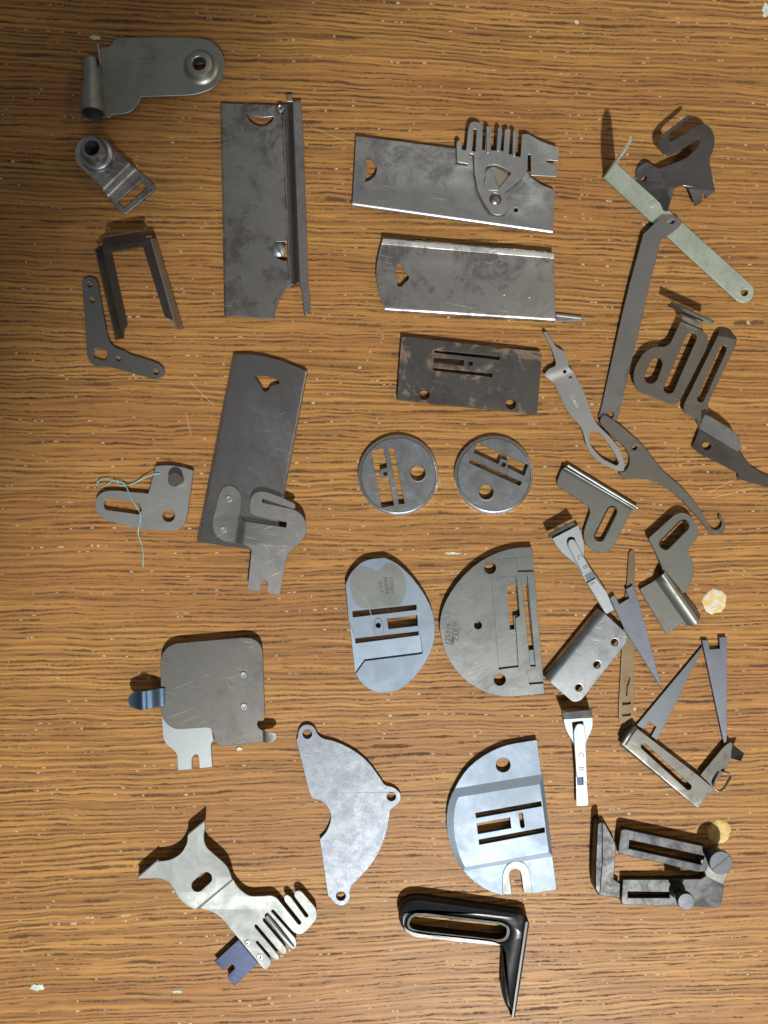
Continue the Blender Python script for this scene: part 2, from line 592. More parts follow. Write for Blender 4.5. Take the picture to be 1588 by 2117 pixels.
def lathe(c, prof, zt=None, n=36, dz=0.0):
    """turned part standing at photograph pixel c (as seen at height zt); prof = [(radius, z)...] from outside to inside"""
    if zt is None:
        zt = max(p[1] for p in prof)
    o = W(c[0], c[1], zt)
    bm = bmesh.new()
    rings = []
    for r, z in prof:
        if r < 1e-4:
            rings.append([bm.verts.new((o.x, o.y, z + dz))])
        else:
            rings.append([bm.verts.new((o.x + r * math.cos(2 * math.pi * i / n), o.y + r * math.sin(2 * math.pi * i / n), z + dz)) for i in range(n)])
    for a, b in zip(rings, rings[1:]):
        for i in range(n):
            j = (i + 1) % n
            if len(a) == 1:
                bm.faces.new((a[0], b[j], b[i]))
            elif len(b) == 1:
                bm.faces.new((a[i], a[j], b[0]))
            else:
                bm.faces.new((a[i], a[j], b[j], b[i]))
    return bm


def tube(pts, r, n=8, smooth=0, r1=None, cap=True):
    """pts = [(x, y, z)...] with x, y the photograph pixel at which that point is seen"""
    P = []
    for x, y, z in pts:
        o = W(x, y, z)
        P.append(Vector((o.x, o.y, z)))
    if smooth:
        out = []
        m = len(P)
        for i in range(m - 1):
            p0, p1, p2, p3 = P[max(i - 1, 0)], P[i], P[i + 1], P[min(i + 2, m - 1)]
            for j in range(smooth):
                t = j / smooth
                out.append(0.5 * ((2 * p1) + (p2 - p0) * t + (2 * p0 - 5 * p1 + 4 * p2 - p3) * t * t + (3 * p1 - p0 - 3 * p2 + p3) * t ** 3))
        P = out + [P[-1]]
    bm = bmesh.new()
    rings = []
    m = len(P)
    for i, p in enumerate(P):
        d = (P[min(i + 1, m - 1)] - P[max(i - 1, 0)]).normalized()
        up = Vector((0, 0, 1)) if abs(d.z) < 0.9 else Vector((1, 0, 0))
        a = d.cross(up).normalized()
        b = a.cross(d)
        rr = r if r1 is None else r + (r1 - r) * i / (m - 1)
        rings.append([bm.verts.new(p + a * rr * math.cos(2 * math.pi * k / n) + b * rr * math.sin(2 * math.pi * k / n)) for k in range(n)])
    for a, b in zip(rings, rings[1:]):
        for k in range(n):
            j = (k + 1) % n
            bm.faces.new((a[k], b[k], b[j], a[j]))
    if cap:
        bm.faces.new(rings[0])
        bm.faces.new(list(reversed(rings[-1])))
    return bm


def slab(quad, thick):
    """free plate through four plan points [(x, y, z)...] (photograph pixel as seen at that z), with thickness downwards along its normal"""
    P = []
    for x, y, z in quad:
        o = W(x, y, z)
        P.append(Vector((o.x, o.y, z)))
    nrm = (P[1] - P[0]).cross(P[-1] - P[0]).normalized()
    bm = bmesh.new()
    a = [bm.verts.new(p) for p in P]
    b = [bm.verts.new(p + nrm * thick) for p in P]
    n = len(P)
    bm.faces.new(a)
    bm.faces.new(list(reversed(b)))
    for i in range(n):
        j = (i + 1) % n
        bm.faces.new((a[j], a[i], b[i], b[j]))
    return bm


def merge(*bms):
    out = bms[0]
    for b in bms[1:]:
        me = bpy.data.meshes.new("tmp")
        b.to_mesh(me)
        out.from_mesh(me)
        bpy.data.meshes.remove(me)
        b.free()
    return out


def letters(txt, x, y, size, rot, z, spacing=1.0, thick=0.12, bold=0.0):
    """flat stamped lettering centred on photograph pixel (x, y); rot in degrees counter-clockwise as seen"""
    cu = bpy.data.curves.new("txt", 'FONT')
    cu.body = txt
    cu.size = size
    cu.align_x = 'CENTER'
    cu.align_y = 'CENTER'
    cu.space_character = spacing
    cu.resolution_u = 2
    cu.offset = bold
    ob = bpy.data.objects.new("txt", cu)
    col.objects.link(ob)
    dg = bpy.context.evaluated_depsgraph_get()
    me = bpy.data.meshes.new_from_object(ob.evaluated_get(dg))
    o = W(x, y, z)
    mt = Matrix.Translation((o.x, o.y, z + thick)) @ Matrix.Rotation(math.radians(rot), 4, 'Z')
    me.transform(mt)
    bm = bmesh.new()
    bm.from_mesh(me)
    bpy.data.objects.remove(ob)
    bpy.data.curves.remove(cu)
    bpy.data.meshes.remove(me)
    return bm


class Thing:
    def __init__(self, name, label, cat, at, group=None):
        self.name, self.label, self.cat, self.group = name, label, cat, group
        o = W(at[0], at[1], 0)
        self.o = Vector((o.x, o.y, 0))
        self.parts = []

    def add(self, name, bm, mat, under=None, label=None, smooth=35):
        bmesh.ops.recalc_face_normals(bm, faces=bm.faces)
        for v in bm.verts:
            v.co = (v.co - self.o) * S
        me = bpy.data.meshes.new(name)
        bm.to_mesh(me)
        bm.free()
        me.polygons.foreach_set('use_smooth', [True] * len(me.polygons))
        me.set_sharp_from_angle(angle=math.radians(smooth))
        me.materials.append(M[mat])
        ob = bpy.data.objects.new(name, me)
        col.objects.link(ob)
        if label:
            ob['label'] = label
        self.parts.append((ob, under))
        return ob

    def done(self):
        if len(self.parts) == 1:
            root = self.parts[0][0]
            root.name = self.name
            root.data.name = self.name
        else:
            root = bpy.data.objects.new(self.name, None)
            root.empty_display_size = 0.005
            col.objects.link(root)
            for ob, under in self.parts:
                ob.parent = under if under else root
        root.location = self.o * S
        root['label'] = self.label
        root['category'] = self.cat
        if self.group:
            root['group'] = self.group
        return root


def screw(T, c, r, z, h, ang, mat='chrome', name='screw', dome=0.25):
    """slotted screw head: turned head with a sawn slot, seen at pixel c, from height z to z+h"""
    hd = h * dome
    bm = lathe(c, [(r * 0.92, z), (r, z + h * 0.25), (r, z + h - hd), (r * 0.8, z + h - hd * 0.35), (r * 0.45, z + h - 0.05), (0, z + h)], n=32)
    ob = T.add(name, bm, mat)
    a = math.radians(ang)
    dx, dy = math.cos(a) * r * 0.96, math.sin(a) * r * 0.96
    wx, wy = -math.sin(a) * r * 0.09, math.cos(a) * r * 0.09
    zz = z + h
    loop = [Vector(p) for p in ((c[0] - dx - wx, c[1] - dy - wy), (c[0] + dx - wx, c[1] + dy - wy), (c[0] + dx + wx, c[1] + dy + wy), (c[0] - dx + wx, c[1] - dy + wy))]
    T.add('slot', prism([loop], zz - h * 0.5, zz + 0.15, 0.02), 'dark', under=ob)
    return ob


def rivet(T, c, r, z, h=1.6, mat='bright', hollow=True, name='rivet'):
    if hollow:
        pr = [(r, z), (r, z + h * 0.5), (r * 0.85, z + h), (r * 0.6, z + h), (r * 0.42, z + h * 0.3), (0, z + h * 0.15)]
    else:
        pr = [(r, z), (r * 0.95, z + h * 0.5), (r * 0.6, z + h * 0.95), (0, z + h)]
    return T.add(name, lathe(c, pr, n=20), mat)


# ------------------------------------------------------------------ the setting: an oak table top
def table():
    bm = bmesh.new()
    hx, hy, dz = 2600.0, 2900.0, 110.0
    bmesh.ops.create_cube(bm, size=1.0)
    for v in bm.verts:
        v.co = Vector((v.co.x * 2 * hx * S, v.co.y * 2 * hy * S, (v.co.z - 0.5) * dz * S))
    me = bpy.data.meshes.new("table_top")
    bm.to_mesh(me)
    bm.free()
    me.materials.append(M['wood'])
    ob = bpy.data.objects.new("table_top", me)
    col.objects.link(ob)
    ob['kind'] = 'structure'
    ob['label'] = 'brown open-grained oak table top with horizontal grain'


table()
B0 = 0.08      # everything that lies on the table starts this far above it

# ------------------------------------------------------------------ top left
def binder_plate():
    T = Thing('binder_plate', 'dull grey plate with a rolled tube on one side and a raised round collar', 'sewing attachment', (320, 160))
    z0, t = 12, 4
    o = rounded(Z(1, "500,122,40 1200,120,99 1330,140,99 1430,215,99 1482,330,99 1475,430,99 1425,535,99 1340,600,99 1200,645,99 760,660,8 712,662,8 "
                    "690,720,60 640,785,60 570,815,40 450,825,10 425,852,10 350,852,4 335,640 325,400 322,215 420,205,8 445,185,15 470,140,20"))
    T.add('plate', prism([o, circle(Q(1, 1240, 372), 13)], z0, z0 + t), 'dull')
    # upright fin along the short left edge
    T.add('fin', merge(slab([(*Q(1, 345, 372), z0 + 2), (*Q(1, 328, 214), z0 + 2), (*Q(1, 313, 180), z0 + 24), (*Q(1, 338, 372), z0 + 24)], 2.2)), 'dull')
    # rolled tube, wider at the open lower end
    a, b = Q(1, 262, 338), Q(1, 277, 818)
    outer = tube([(a[0], a[1], 20), (b[0], b[1], 25)], 16.5, 28, r1=24.0, cap=False)
    inner = tube([(a[0], a[1], 20), (b[0], b[1], 25)], 13.5, 28, r1=21.0, cap=False)
    tb = merge(outer, inner)
    bmesh.ops.holes_fill(tb, edges=[])
    bd = [e for e in tb.edges if e.is_boundary]
    bmesh.ops.bridge_loops(tb, edges=[e for e in bd if (e.verts[0].co.y + e.verts[1].co.y) / 2 > (CY - 190)])
    bd = [e for e in tb.edges if e.is_boundary]
    bmesh.ops.bridge_loops(tb, edges=bd)
    T.add('rolled_tube', tb, 'dull')
    T.add('lip', slab([(*Q(1, 215, 800), 4), (*Q(1, 355, 800), 4), (*Q(1, 350, 885), 3), (*Q(1, 195, 885), 3)], -2.0), 'dull')
    zc = z0 + t
    T.add('collar', lathe(Q(1, 1240, 355), [(36, zc - 0.1), (33, zc + 1.5), (30, zc + 4), (26, zc + 13), (22.5, zc + 14.5), (15, zc + 14.5), (13.6, zc + 13), (13.6, zc - 6)], n=40), 'dull')
    # worn stamp: an arc of letters over two short lines
    zz = z0 + t
    bms = []
    rnd = random.Random(4)
    cx, cy = Q(1, 765, 345)
    for i in range(15):
        a = math.radians(180 - 180 * i / 14)
        bms.append(letters(rnd.choice("SEHOTNARC"), cx + 39 * math.cos(a), cy - 33 * math.sin(a), 5.0, math.degrees(a) - 90, zz))
    bms.append(letters("PAT.NOVE.MBER", cx, cy - 7, 5.0, 0, zz, 1.1))
    bms.append(letters("ISSUED 1889", cx, cy + 3, 5.0, 0, zz, 1.05))
    bms.append(letters("5", cx + 2, cy + 27, 11, 90, zz))
    bms.append(letters("11", cx + 2, cy + 43, 10, 0, zz, 1.6))
    T.add('stamp', merge(*bms), 'faint')
    T.done()


def bushing_clamp():
    T = Thing('bushing_clamp', 'small shiny clamp with a tall hollow bushing and a rectangular window', 'bracket', (235, 360))
    z0, t = 16, 5
    o = rounded(Z(1, "115,1250,60 105,1170,99 130,1080,99 205,1015,99 300,1010,99 420,1095,40 590,1248,14 625,1278,10 680,1312,10 822,1440,18 812,1482,15 548,1702,14 "
                    "520,1700,10 392,1562,14 380,1530,14 350,1480,30 280,1412,30 145,1290,40"))
    hole = rounded(Z(1, "690,1400 750,1450 540,1652 470,1590"))
    bm = prism([o, hole, circle(Q(1, 268, 1143), 14.2)], z0, z0 + t)
    joggle(bm, z0 + t, Q(1, 605, 1262), Q(1, 368, 1490), Q(1, 700, 1500), 13, -15.5)
    T.add('plate', bm, 'tarnish')
    zc = z0 + t
    T.add('bushing', lathe(Q(1, 262, 1125), [(36, zc - 4), (35.5, zc + 2), (33, zc + 9), (30, zc + 11), (26.5, zc + 12), (26, zc + 20), (24.5, zc + 22), (22.5, zc + 30), (21, zc + 32),
                                             (16, zc + 32), (14.6, zc + 30), (14.6, zc - 10)], n=40), 'ring')
    T.done()


def u_bracket():
    T = Thing('u_bracket', 'dark U-shaped bracket with upturned edges and two long legs beside the perforated lever', 'bracket', (290, 590))
    o = rounded(Z(2, "425,386 1108,256 1446,1384,6 1388,1394,6 1345,1300,14 1212,1236,8 940,362,14 548,432,14 746,1332,8 704,1402,12 700,1500,8 688,1514,6"))
    T.add('base', prism([o], 1.0, 5.0, 0.6), 'darkrail')

    def wall(base, top, hb, ht, th):
        pts = [(*Q(2, x, y), hb) for x, y in base] + [(*Q(2, x, y), z) for (x, y), z in zip(top, ht)]
        return slab(pts, th)
    T.add('upturned_edge', wall([(430, 384), (690, 1512)], [(614, 1530), (350, 382)], 4.9, [33, 33], 3.2), 'brown')
    T.add('upturned_edge', wall([(1110, 254), (1446, 1382)], [(1370, 1394), (1050, 262)], 4.9, [33, 33], 3.2), 'zinc')
    T.add('back_wall', wall([(1105, 258), (430, 384)], [(362, 374), (440, 334), (458, 252), (870, 180), (935, 184), (978, 250), (1056, 246)], 4.9, [33, 33, 52, 54, 54, 34, 33], 3.2), 'darkrail')
    T.done()


def l_lever():
    T = Thing('angled_lever', 'flat dark L-shaped lever pierced by five holes below the U bracket', 'lever', (240, 690))
    o = rounded(Z(2, "178,830,60 190,765,60 262,735,70 340,752,60 380,812,60 400,930,60 455,1250,99 508,1505,60 555,1595,60 640,1642,50 705,1662,40 785,1712,40 1010,1775,40 "
                    "1150,1830,80 1212,1895,60 1205,1975,70 1130,2027,60 1040,2005,40 620,1890,60 510,1858,60 360,1865,60 280,1812,60 240,1720,50 215,1300,40 190,950,40"))
    hs = [circle(Q(2, 278, 838), 5.5, 18), circle(Q(2, 308, 1033), 5.5, 18), circle(Q(2, 635, 1765), 5.3, 18), circle(Q(2, 1105, 1930), 5.8, 18),
          rounded(Z(2, "318,1700,40 335,1650,40 405,1625,50 475,1650,50 498,1700,40 495,1755,15 460,1790,20 330,1750,15"))]
    T.add('lever', prism([o] + hs, 2, 7), 'zinc2')
    T.done()


def slide_plate_long():
    T = Thing('slide_plate', 'tall tarnished slide plate with a crescent finger hole and a grooved rail', 'slide plate', (550, 430))
    z0, t = 9, 4
    zt = z0 + t
    o = rounded(Z(3, "108,140 590,160 600,215,10 648,235,10 690,1350 640,1352 590,1352,20 545,1415,30 600,1495,20 650,1515 695,1520 705,1690,10 745,1722 700,1750,60 640,1820,60 600,1915,60 588,1985,20 585,2032 150,2002"))
    hole = rounded(Z(3, "333,235,4 380,255,40 460,266,40 530,262,30 576,257,4 562,300,30 520,335,30 470,347,30 410,332,30 358,290,30"))
    bm = prism([o, hole], z0, zt)
    fold(bm, zt, z0, Q(3, 132, 140), Q(3, 165, 2000), Q(3, 60, 1000), -80, R=3.0, k=4)
    T.add('plate', bm, 'tarnish')
    # sunk channel between plate and rail
    ch = rounded(Z(3, "655,150 742,120 800,1700,10 770,1722,10 712,1712,10 700,1560"))
    bm = prism([ch], 6, 10, 0.4)
    arch(bm, 10, Q(3, 655, 150), Q(3, 702, 1700), Q(3, 900, 900), 19, -3.0)
    T.add('channel', bm, 'darkrail')
    T.add('channel_lip', prism([rounded(Z(3, "652,240 668,235 722,1700,6 706,1700,6"))], 6, 13.5, 0.8), 'tarnish')
    rail = rounded(Z(3, "738,118 815,115,6 832,400 860,1100 878,1740 897,1870,15 890,1985,4 866,1972,6 842,2002,4 836,1950 822,1800,40 800,1720,30"))
    bm = prism([rail], 9, 16, 1.6)
    T.add('rail', bm, 'slide')
    T.add('tongue', prism([rounded(Z(3, "685,60,8 738,58,10 742,125 690,125"))], 8, 13, 1.2), 'tan')
    T.add('pivot', lathe(Q(3, 632, 180), [(9, 9), (9, 14), (8, 17), (5, 18.2), (4, 17.2), (2, 16.6), (0, 16.5)], n=24), 'ring')
    screw(T, Q(3, 615, 1415), 15, 11, 7, 62, 'bright', dome=0.8)
    T.done()


def slide_plate_comb():
    T = Thing('slide_plate', 'wide slide plate with a crescent hole and a raised comb-fingered cover screwed on', 'slide plate', (940, 365))
    z0, t = 10, 4
    zt = z0 + t
    o = rounded(Z(4, "118,200 900,302 1180,342,10 1250,400,60 1330,495,60 1400,540,60 1480,572,4 1466,868 93,675"))
    hole = rounded(Z(4, "185,340,3 230,365,30 258,405,30 263,440,30 245,480,30 215,505,20 178,517,3 190,480,30 197,430,30"))
    hole2 = circle(Q(4, 1212, 708), 4.4, 16)
    bm = prism([o, hole, hole2], z0, zt)
    fold(bm, zt, z0, Q(4, 94, 655), Q(4, 1467, 848), Q(4, 700, 950), -84, R=2.4, k=3)
    T.add('plate', bm, 'slide')
    a, b = Q(4, 1138, 632), Q(4, 1200, 703)
    T.add('slit', prism([slot(a, b, 2.6)], zt - 1, zt + 0.3, 0.1), 'bright')
    # the cover
    c0 = zt + 5
    ct = 3
    o = rounded(Z(22, "95,380,20 135,335,30 172,385,20 170,480 195,520,15 235,470,10 262,180,40 300,80,40 400,75,60 470,140,40 462,480 500,485 520,180,20 560,135,30 598,190,20 585,490 660,488 "
                     "680,180,20 725,165,20 752,200,20 725,490 765,500 785,195,14 840,175,20 868,200 845,540 885,545 905,215,15 935,200,20 965,235,20 940,570 1010,580 1030,260,10 1120,255,20 1300,360,60 1558,450,8 "
                     "1552,640 1420,628,12 1382,630,14 1385,660,14 1530,690,5 1520,865,8 1160,845 1155,550,4 1118,548,4 1105,760,30 1020,900,60 800,1070,60 780,1110 860,1290,30 800,1375,40 700,1420,60 590,1385,60 "
                     "480,1230,60 395,1050,20 350,800 345,540 285,530 270,680,20 100,650,20"))
    hs = [rounded(Z(22, "335,185,10 385,190,10 365,515,8 318,510,8")),
          rounded(Z(22, "480,930,10 490,800,30 530,715,20 640,685,40 780,740,40 880,810,20 820,890,20 705,1030,15 660,960,15 560,930,15")),
          circle(Q(22, 650, 1180), 12.5, 22)]
    T.add('comb_cover', prism([o] + hs, c0, c0 + ct, 0.5), 'zinc')
    T.add('foot_block', prism([rounded(Z(22, "420,1070,30 700,1060,30 770,1150,20 820,1290,40 690,1390,60 560,1300,60"))], zt - 0.3, c0 + 0.2, 0.3), 'tan')
    T.add('tongue', prism([rounded(Z(22, "495,930,20 520,800,40 565,740,14 605,810,20 665,970,10 770,1120,30 750,1210,20 690,1060,20 560,1060,30 500,1000,20"))], c0 + 0.5, c0 + 4.4, 0.6), 'zinc')
    T.add('oil_stain', prism([rounded(Z(22, "600,700,20 780,750,40 870,820,10 820,890,10 705,1020,10"))], zt - 0.5, zt + 0.25, 0.1), 'tan')
    screw(T, Q(22, 650, 1180), 13, zt, 9, 62, 'liner2', dome=0.7)
    # two prongs of the comb stand on edge
    for (x0, y0, x1, y1) in ((545, 160, 545, 500), (712, 180, 690, 480), (925, 220, 915, 550)):
        p, q = Q(22, x0, y0), Q(22, x1, y1)
        T.add('prong', prism([slot(p, q, 6.5)], c0 + ct - 0.5, c0 + ct + 2.6, 0.8), 'zinc' if x0 != 712 else 'bright')
    T.done()


def slide_plate_flanged():
    T = Thing('slide_plate', 'grey slide plate with a bell-shaped hole and a pale upturned top flange', 'slide plate', (970, 575))
    z0, t = 9, 4
    zt = z0 + t
    o = rounded(Z(5, "140,62,4 1310,165 1308,215 1320,652 155,565,14 122,490,40 98,395,60 88,300,60 104,195,40"))
    hole = rounded(Z(5, "245,252,10 265,258,10 272,292,20 318,335,10 312,360,14 280,385,20 262,407,10 235,402,10 242,370,20 230,340,20 224,300,20 235,265,10"))
    bm = prism([o, hole], z0, zt)
    fold(bm, zt, z0, Q(5, 130, 116), Q(5, 1306, 214), Q(5, 700, 50), 50, R=5, k=4)
    fold(bm, zt, z0, Q(5, 150, 548), Q(5, 1320, 622), Q(5, 700, 690), -84, R=2.2, k=3)
    T.add('plate', bm, 'tarnish')
    T.add('guide_strip', prism([rounded(Z(5, "955,612 1322,628 1322,585 1500,606,6 1518,638,8 1310,645,4 990,630,4"))], B0 + 1, 6, 0.8), 'slide')
    T.add('guide_rib', prism([slot(Q(5, 1325, 598), Q(5, 1495, 618), 4)], 5.6, 8.5, 1.2), 'bright')
    for c in (Q(5, 968, 458), Q(5, 1140, 475)):
        rivet(T, c, 2.6, zt, 1.5, 'bright', False, 'pin')
    T.done()


def dark_needle_plate():
    T = Thing('needle_plate', 'dark blackened rectangular needle plate with two parallel slots and rust stains', 'needle plate', (970, 770))
    zt = 14
    o = rounded(Z(6, "140,115,6 1478,265,12 1498,287,12 1450,866,6 96,725,6"))
    hs = [rounded(Z(6, "460,250 1088,312 1085,345 458,275"), 0.4), rounded(Z(6, "455,320 742,345 738,400 452,370"), 0.4), rounded(Z(6, "450,420 1018,475 1015,510 450,447"), 0.4),
          circle(Q(6, 808, 380), 4.6, 16), circle(Q(6, 362, 682), 10.6), circle(Q(6, 1197, 772), 10.6)]
    body = T.add('plate', prism([o] + hs, B0, zt, 0.7), 'black')
    bms = []
    for i in range(14):
        f = i / 13
        bms.append(prism([slot(Q(6, 470 + 255 * f, 290 + 21 * f), Q(6, 468 + 255 * f, 312 + 22 * f), 1.5, 4)], zt - 0.5, zt + 0.25, 0.1))
        bms.append(prism([slot(Q(6, 462 + 262 * f, 385 + 20 * f), Q(6, 460 + 262 * f, 412 + 20 * f), 1.5, 4)], zt - 0.5, zt + 0.25, 0.1))
    T.add('feed_marks', merge(*bms), 'dark')
    T.done()


def slide_plate_darning():
    T = Thing('slide_plate', 'polished slide plate with a bell-shaped hole and a riveted darning cover', 'slide plate', (520, 960))
    z0, t = 8, 4
    zt = z0 + t
    o = rounded(Z(7, "356,92,20 450,88,60 545,92,60 680,118,60 800,158,40 958,225,6 724,1460 690,1700 62,1607"))
    hole = rounded(Z(7, "536,266,8 640,262,30 728,298,12 740,326,12 700,334,16 662,350,16 644,384,12 620,394,12 600,380,12 588,342,18 548,302,14"))
    bm = prism([o, hole], z0, zt)
    fold(bm, zt, z0, Q(7, 385, 92), Q(7, 92, 1605), Q(7, 30, 700), -75, R=4, k=4)
    fold(bm, zt, z0, Q(7, 938, 225), Q(7, 704, 1460), Q(7, 1050, 800), -60, R=4, k=4)
    T.add('plate', bm, 'mirror')
    c0 = zt + 0.3
    o = rounded(Z(7, "250,1215,40 280,1165,40 335,1148,50 395,1175,40 425,1235,30 410,1395,8 455,1440,12 795,1492,4 800,1450,4 575,1405,40 510,1388,30 497,1300,60 528,1215,60 610,1195,50 740,1240,20 868,1300,25 "
                     "872,1325,10 860,1342,10 745,1308,8 605,1258,4 602,1290,4 740,1320,20 860,1345,40 922,1385,60 965,1470,70 950,1560,70 880,1640,60 818,1690,30 800,1720,20 745,2036,6 638,2016,4 648,1950,20 640,1925,20 "
                     "618,1918,20 595,1935,20 588,2006,4 484,1998,4 517,1668,10 470,1632,30 270,1602,70 205,1545,60 193,1450,40"))
    bm = prism([o], c0, c0 + 3, 0.5)
    joggle(bm, c0 + 3, Q(7, 410, 1300), Q(7, 370, 1620), Q(7, 800, 1500), 22, 9)
    T.add('darning_cover', bm, 'slide')
    rivet(T, Q(7, 325, 1258), 7, c0 + 3, 1.8)
    rivet(T, Q(7, 280, 1508), 7, c0 + 3, 1.8)
    T.done()


def slotted_pin_plate():
    T = Thing('slotted_plate', 'blue-grey slotted plate with a stud and a round hole, thread lying on it', 'bracket', (300, 1030))
    o = rounded(Z(8, "158,630,80 180,525,80 270,462,80 400,450,40 835,490,4 930,140,16 1100,130,60 1250,150,60 1402,200,10 1322,780,60 1285,880,70 1205,950,70 1110,965,50 720,935,40 280,822,90 178,740,80"))
    hs = [rounded(Z(8, "265,615,30 285,560,30 345,545,30 520,575,30 690,600,40 745,650,40 748,715,30 712,757,25 640,742,20 300,697,40 270,660,30"), 0.5), circle(Q(8, 1090, 770), 12.8)]
    T.add('plate', prism([o] + hs, 3, 11), 'zinc')
    T.add('stud', lathe(Q(8, 1170, 315), [(14.5, 10.9), (14.5, 26), (13.4, 27.2), (0, 27.2)], n=32), 'brown')
    T.done()
    T = Thing('thread', 'tangled teal sewing thread draped over the slotted plate', 'thread', (280, 1050))
    p = [(995, 240, 12), (900, 252, 12.5), (790, 290, 10), (690, 340, 4), (590, 380, 2), (480, 385, 2), (440, 350, 3), (330, 320, 4), (250, 318, 4), (205, 340, 3), (190, 380, 2), (230, 410, 1.2), (300, 385, 1.2), (370, 335, 3),
         (440, 325, 4), (510, 350, 5), (555, 385, 5), (570, 440, 8), (600, 520, 12.2), (650, 600, 12.2), (690, 670, 12), (735, 745, 12.2), (740, 820, 12.2), (715, 920, 12.2), (705, 990, 4), (735, 1090, 1.2), (765, 1200, 1), (772, 1330, 1), (768, 1425, 1)]
    q = [(985, 235, 12.3), (890, 248, 12.6), (760, 310, 7), (640, 370, 3), (560, 380, 3), (430, 330, 5), (320, 300, 5), (230, 310, 4), (190, 350, 2), (210, 330, 5), (300, 318, 5), (420, 340, 4), (530, 370, 5), (580, 450, 9), (640, 580, 12.3),
         (700, 680, 12.4), (738, 760, 12.3), (728, 860, 12.3), (712, 950, 9), (712, 1010, 3), (745, 1110, 1), (770, 1240, 1), (766, 1400, 1)]
    bm = merge(tube([(*Q(8, x, y), z + 0.6) for x, y, z in p], 0.62, 6, 6), tube([(*Q(8, x, y), z + 0.5) for x, y, z in q], 0.5, 6, 6))
    T.add('thread', bm, 'thread')
    T.done()


def round_plates():
    for k, (lab, at, c, R, big, thin, nh, sh) in enumerate((
        ('round needle plate with near-vertical slots and its screw hole on the right', (823, 982), Q(9, 412, 406), 82.8,
         "190,205 290,185 318,345 262,360 272,435 335,425 375,655 275,670", "332,185 375,170 462,640 418,645", (305, 395, 17), (572, 390, 62)),
        ('round needle plate with slanting slots and its screw hole below them', (1022, 982), Q(9, 1198, 405), 80.8,
         "1065,138 1478,322 1445,412 1308,345 1315,290 1250,268 1230,315 1030,222", "1005,268 1425,462 1410,495 990,305", (1275, 320, 20), (1133, 545, 60)))):
        T = Thing('needle_plate', lab, 'needle plate', at, 'round needle plates')
        zt = 13
        hs = [rounded(Z(9, big), 0.5), rounded(Z(9, thin), 0.5), circle(Q(9, nh[0], nh[1]), nh[2] / 3.97, 16), circle(Q(9, sh[0], sh[1]), sh[2] / 3.97 * 1.0, 30)]
        bm = prism([circle(c, R - 5.8, 72)] + hs, B0, zt, 0.4)
        T.add('disc', bm, 'ring')
        T.add('bevelled_rim', lathe(c, [(R - 5.81, B0), (R, B0), (R, zt - 4.2), (R - 1.0, zt - 3.0), (R - 5.0, zt - 0.5), (R - 5.81, zt - 0.05)], zt=zt, n=96), 'chrome')
        r = sh[2] / 3.97
        T.add('countersink', lathe(Q(9, sh[0], sh[1]), [(r + 0.02, zt - 1), (r + 2.6, zt + 0.35), (r + 1.8, zt + 0.45), (r - 0.6, zt - 2.2), (r - 0.6, B0 + 1)], zt=zt, n=40), 'slide')
        T.done()


def oval_plate():
    T = Thing('needle_plate', 'pale satin oval needle plate with three slots and a bare grey stamped patch', 'needle plate', (805, 1292))
    zl, zt = 12, 16
    full = "83,305,10 120,218,80 200,142,60 262,122,30 365,112,12 450,150,90 560,250,90 660,390,90 713,510,90 728,620,90 715,740,90 660,860,90 570,980,90 482,1052,60 440,1068,20 320,1082,16 240,1050,80 180,990,50 155,940,10"
    s1 = rounded(Z(10, "135,497 590,450 590,485 138,538"), 0.5)
    s2 = rounded(Z(10, "382,550 595,525 600,598 392,622"), 0.5)
    s3 = rounded(Z(10, "152,690 605,638 608,668 155,727"), 0.5)
    nh = circle(Q(10, 318, 597), 5.0, 16)
    o = rounded(Z(10, full))
    T.add('plate', prism([o, s1, s2, s3, nh], B0, zl, 0.1), 'satin_brushed')
    # upper land above the third slot, and the lower land below the sunk channel
    up = rounded(Z(10, "83,305,10 120,218,80 200,142,60 262,122,30 365,112,12 450,150,90 560,250,90 660,390,90 713,510,90 728,620,90 715,740,90 660,860,90 570,980,90 482,1052,60 440,1068,20 320,1082,16 240,1050,80 180,990,50 "
                      "156,942,4 222,850,4 600,803,20 634,798,10 618,672,8 606,634 152,686 105,560"))
    T.add('raised_land', prism([up, s1, s2, nh], zl - 0.05, zt, 0.8), 'satin')
    T.add('needle_pad', prism([rounded(Z(10, "290,575,20 305,545,20 335,545,20 352,580,20 358,652 292,660")), circle(Q(10, 318, 597), 5.2, 16)], zt - 0.3, zt + 1.2, 0.8), 'satin')
    patch = T.add('bare_patch', prism([rounded(Z(10, "122,240,60 150,190,50 205,168,50 262,190,40 310,212,30 345,190,30 370,155,40 420,150,50 480,195,60 515,265,70 520,350,70 490,430,60 478,452,10 262,476,6 190,478,60 140,420,60 118,330,60"))], zt - 0.3, zt + 0.25, 0.1), 'bare',
                  label='bare grey patch stamped with letters')
    sc_ = prism([rounded([(*p, 0) for p in (Q(10, 95, 300), Q(10, 150, 335), Q(10, 210, 385), Q(10, 250, 450), Q(10, 275, 540), Q(10, 288, 650), Q(10, 284, 650), Q(10, 270, 540), Q(10, 245, 452), Q(10, 205, 388), Q(10, 148, 339), Q(10, 94, 303))], 0.3)], zt - 0.2, zt + 0.4, 0.05)
    T.add('scribed_line', sc_, 'satin')
    bms = [letters("172207", *Q(10, 412, 310), 10, -84, zt + 0.3, 1.15, bold=0.2), letters("SINGER", *Q(10, 375, 315), 10, -84, zt + 0.3, 1.1, bold=0.2), letters("U.S.A", *Q(10, 338, 322), 10, -84, zt + 0.3, 1.15, bold=0.2)]
    T.add('lettering', merge(*bms), 'faint', under=patch)
    T.done()


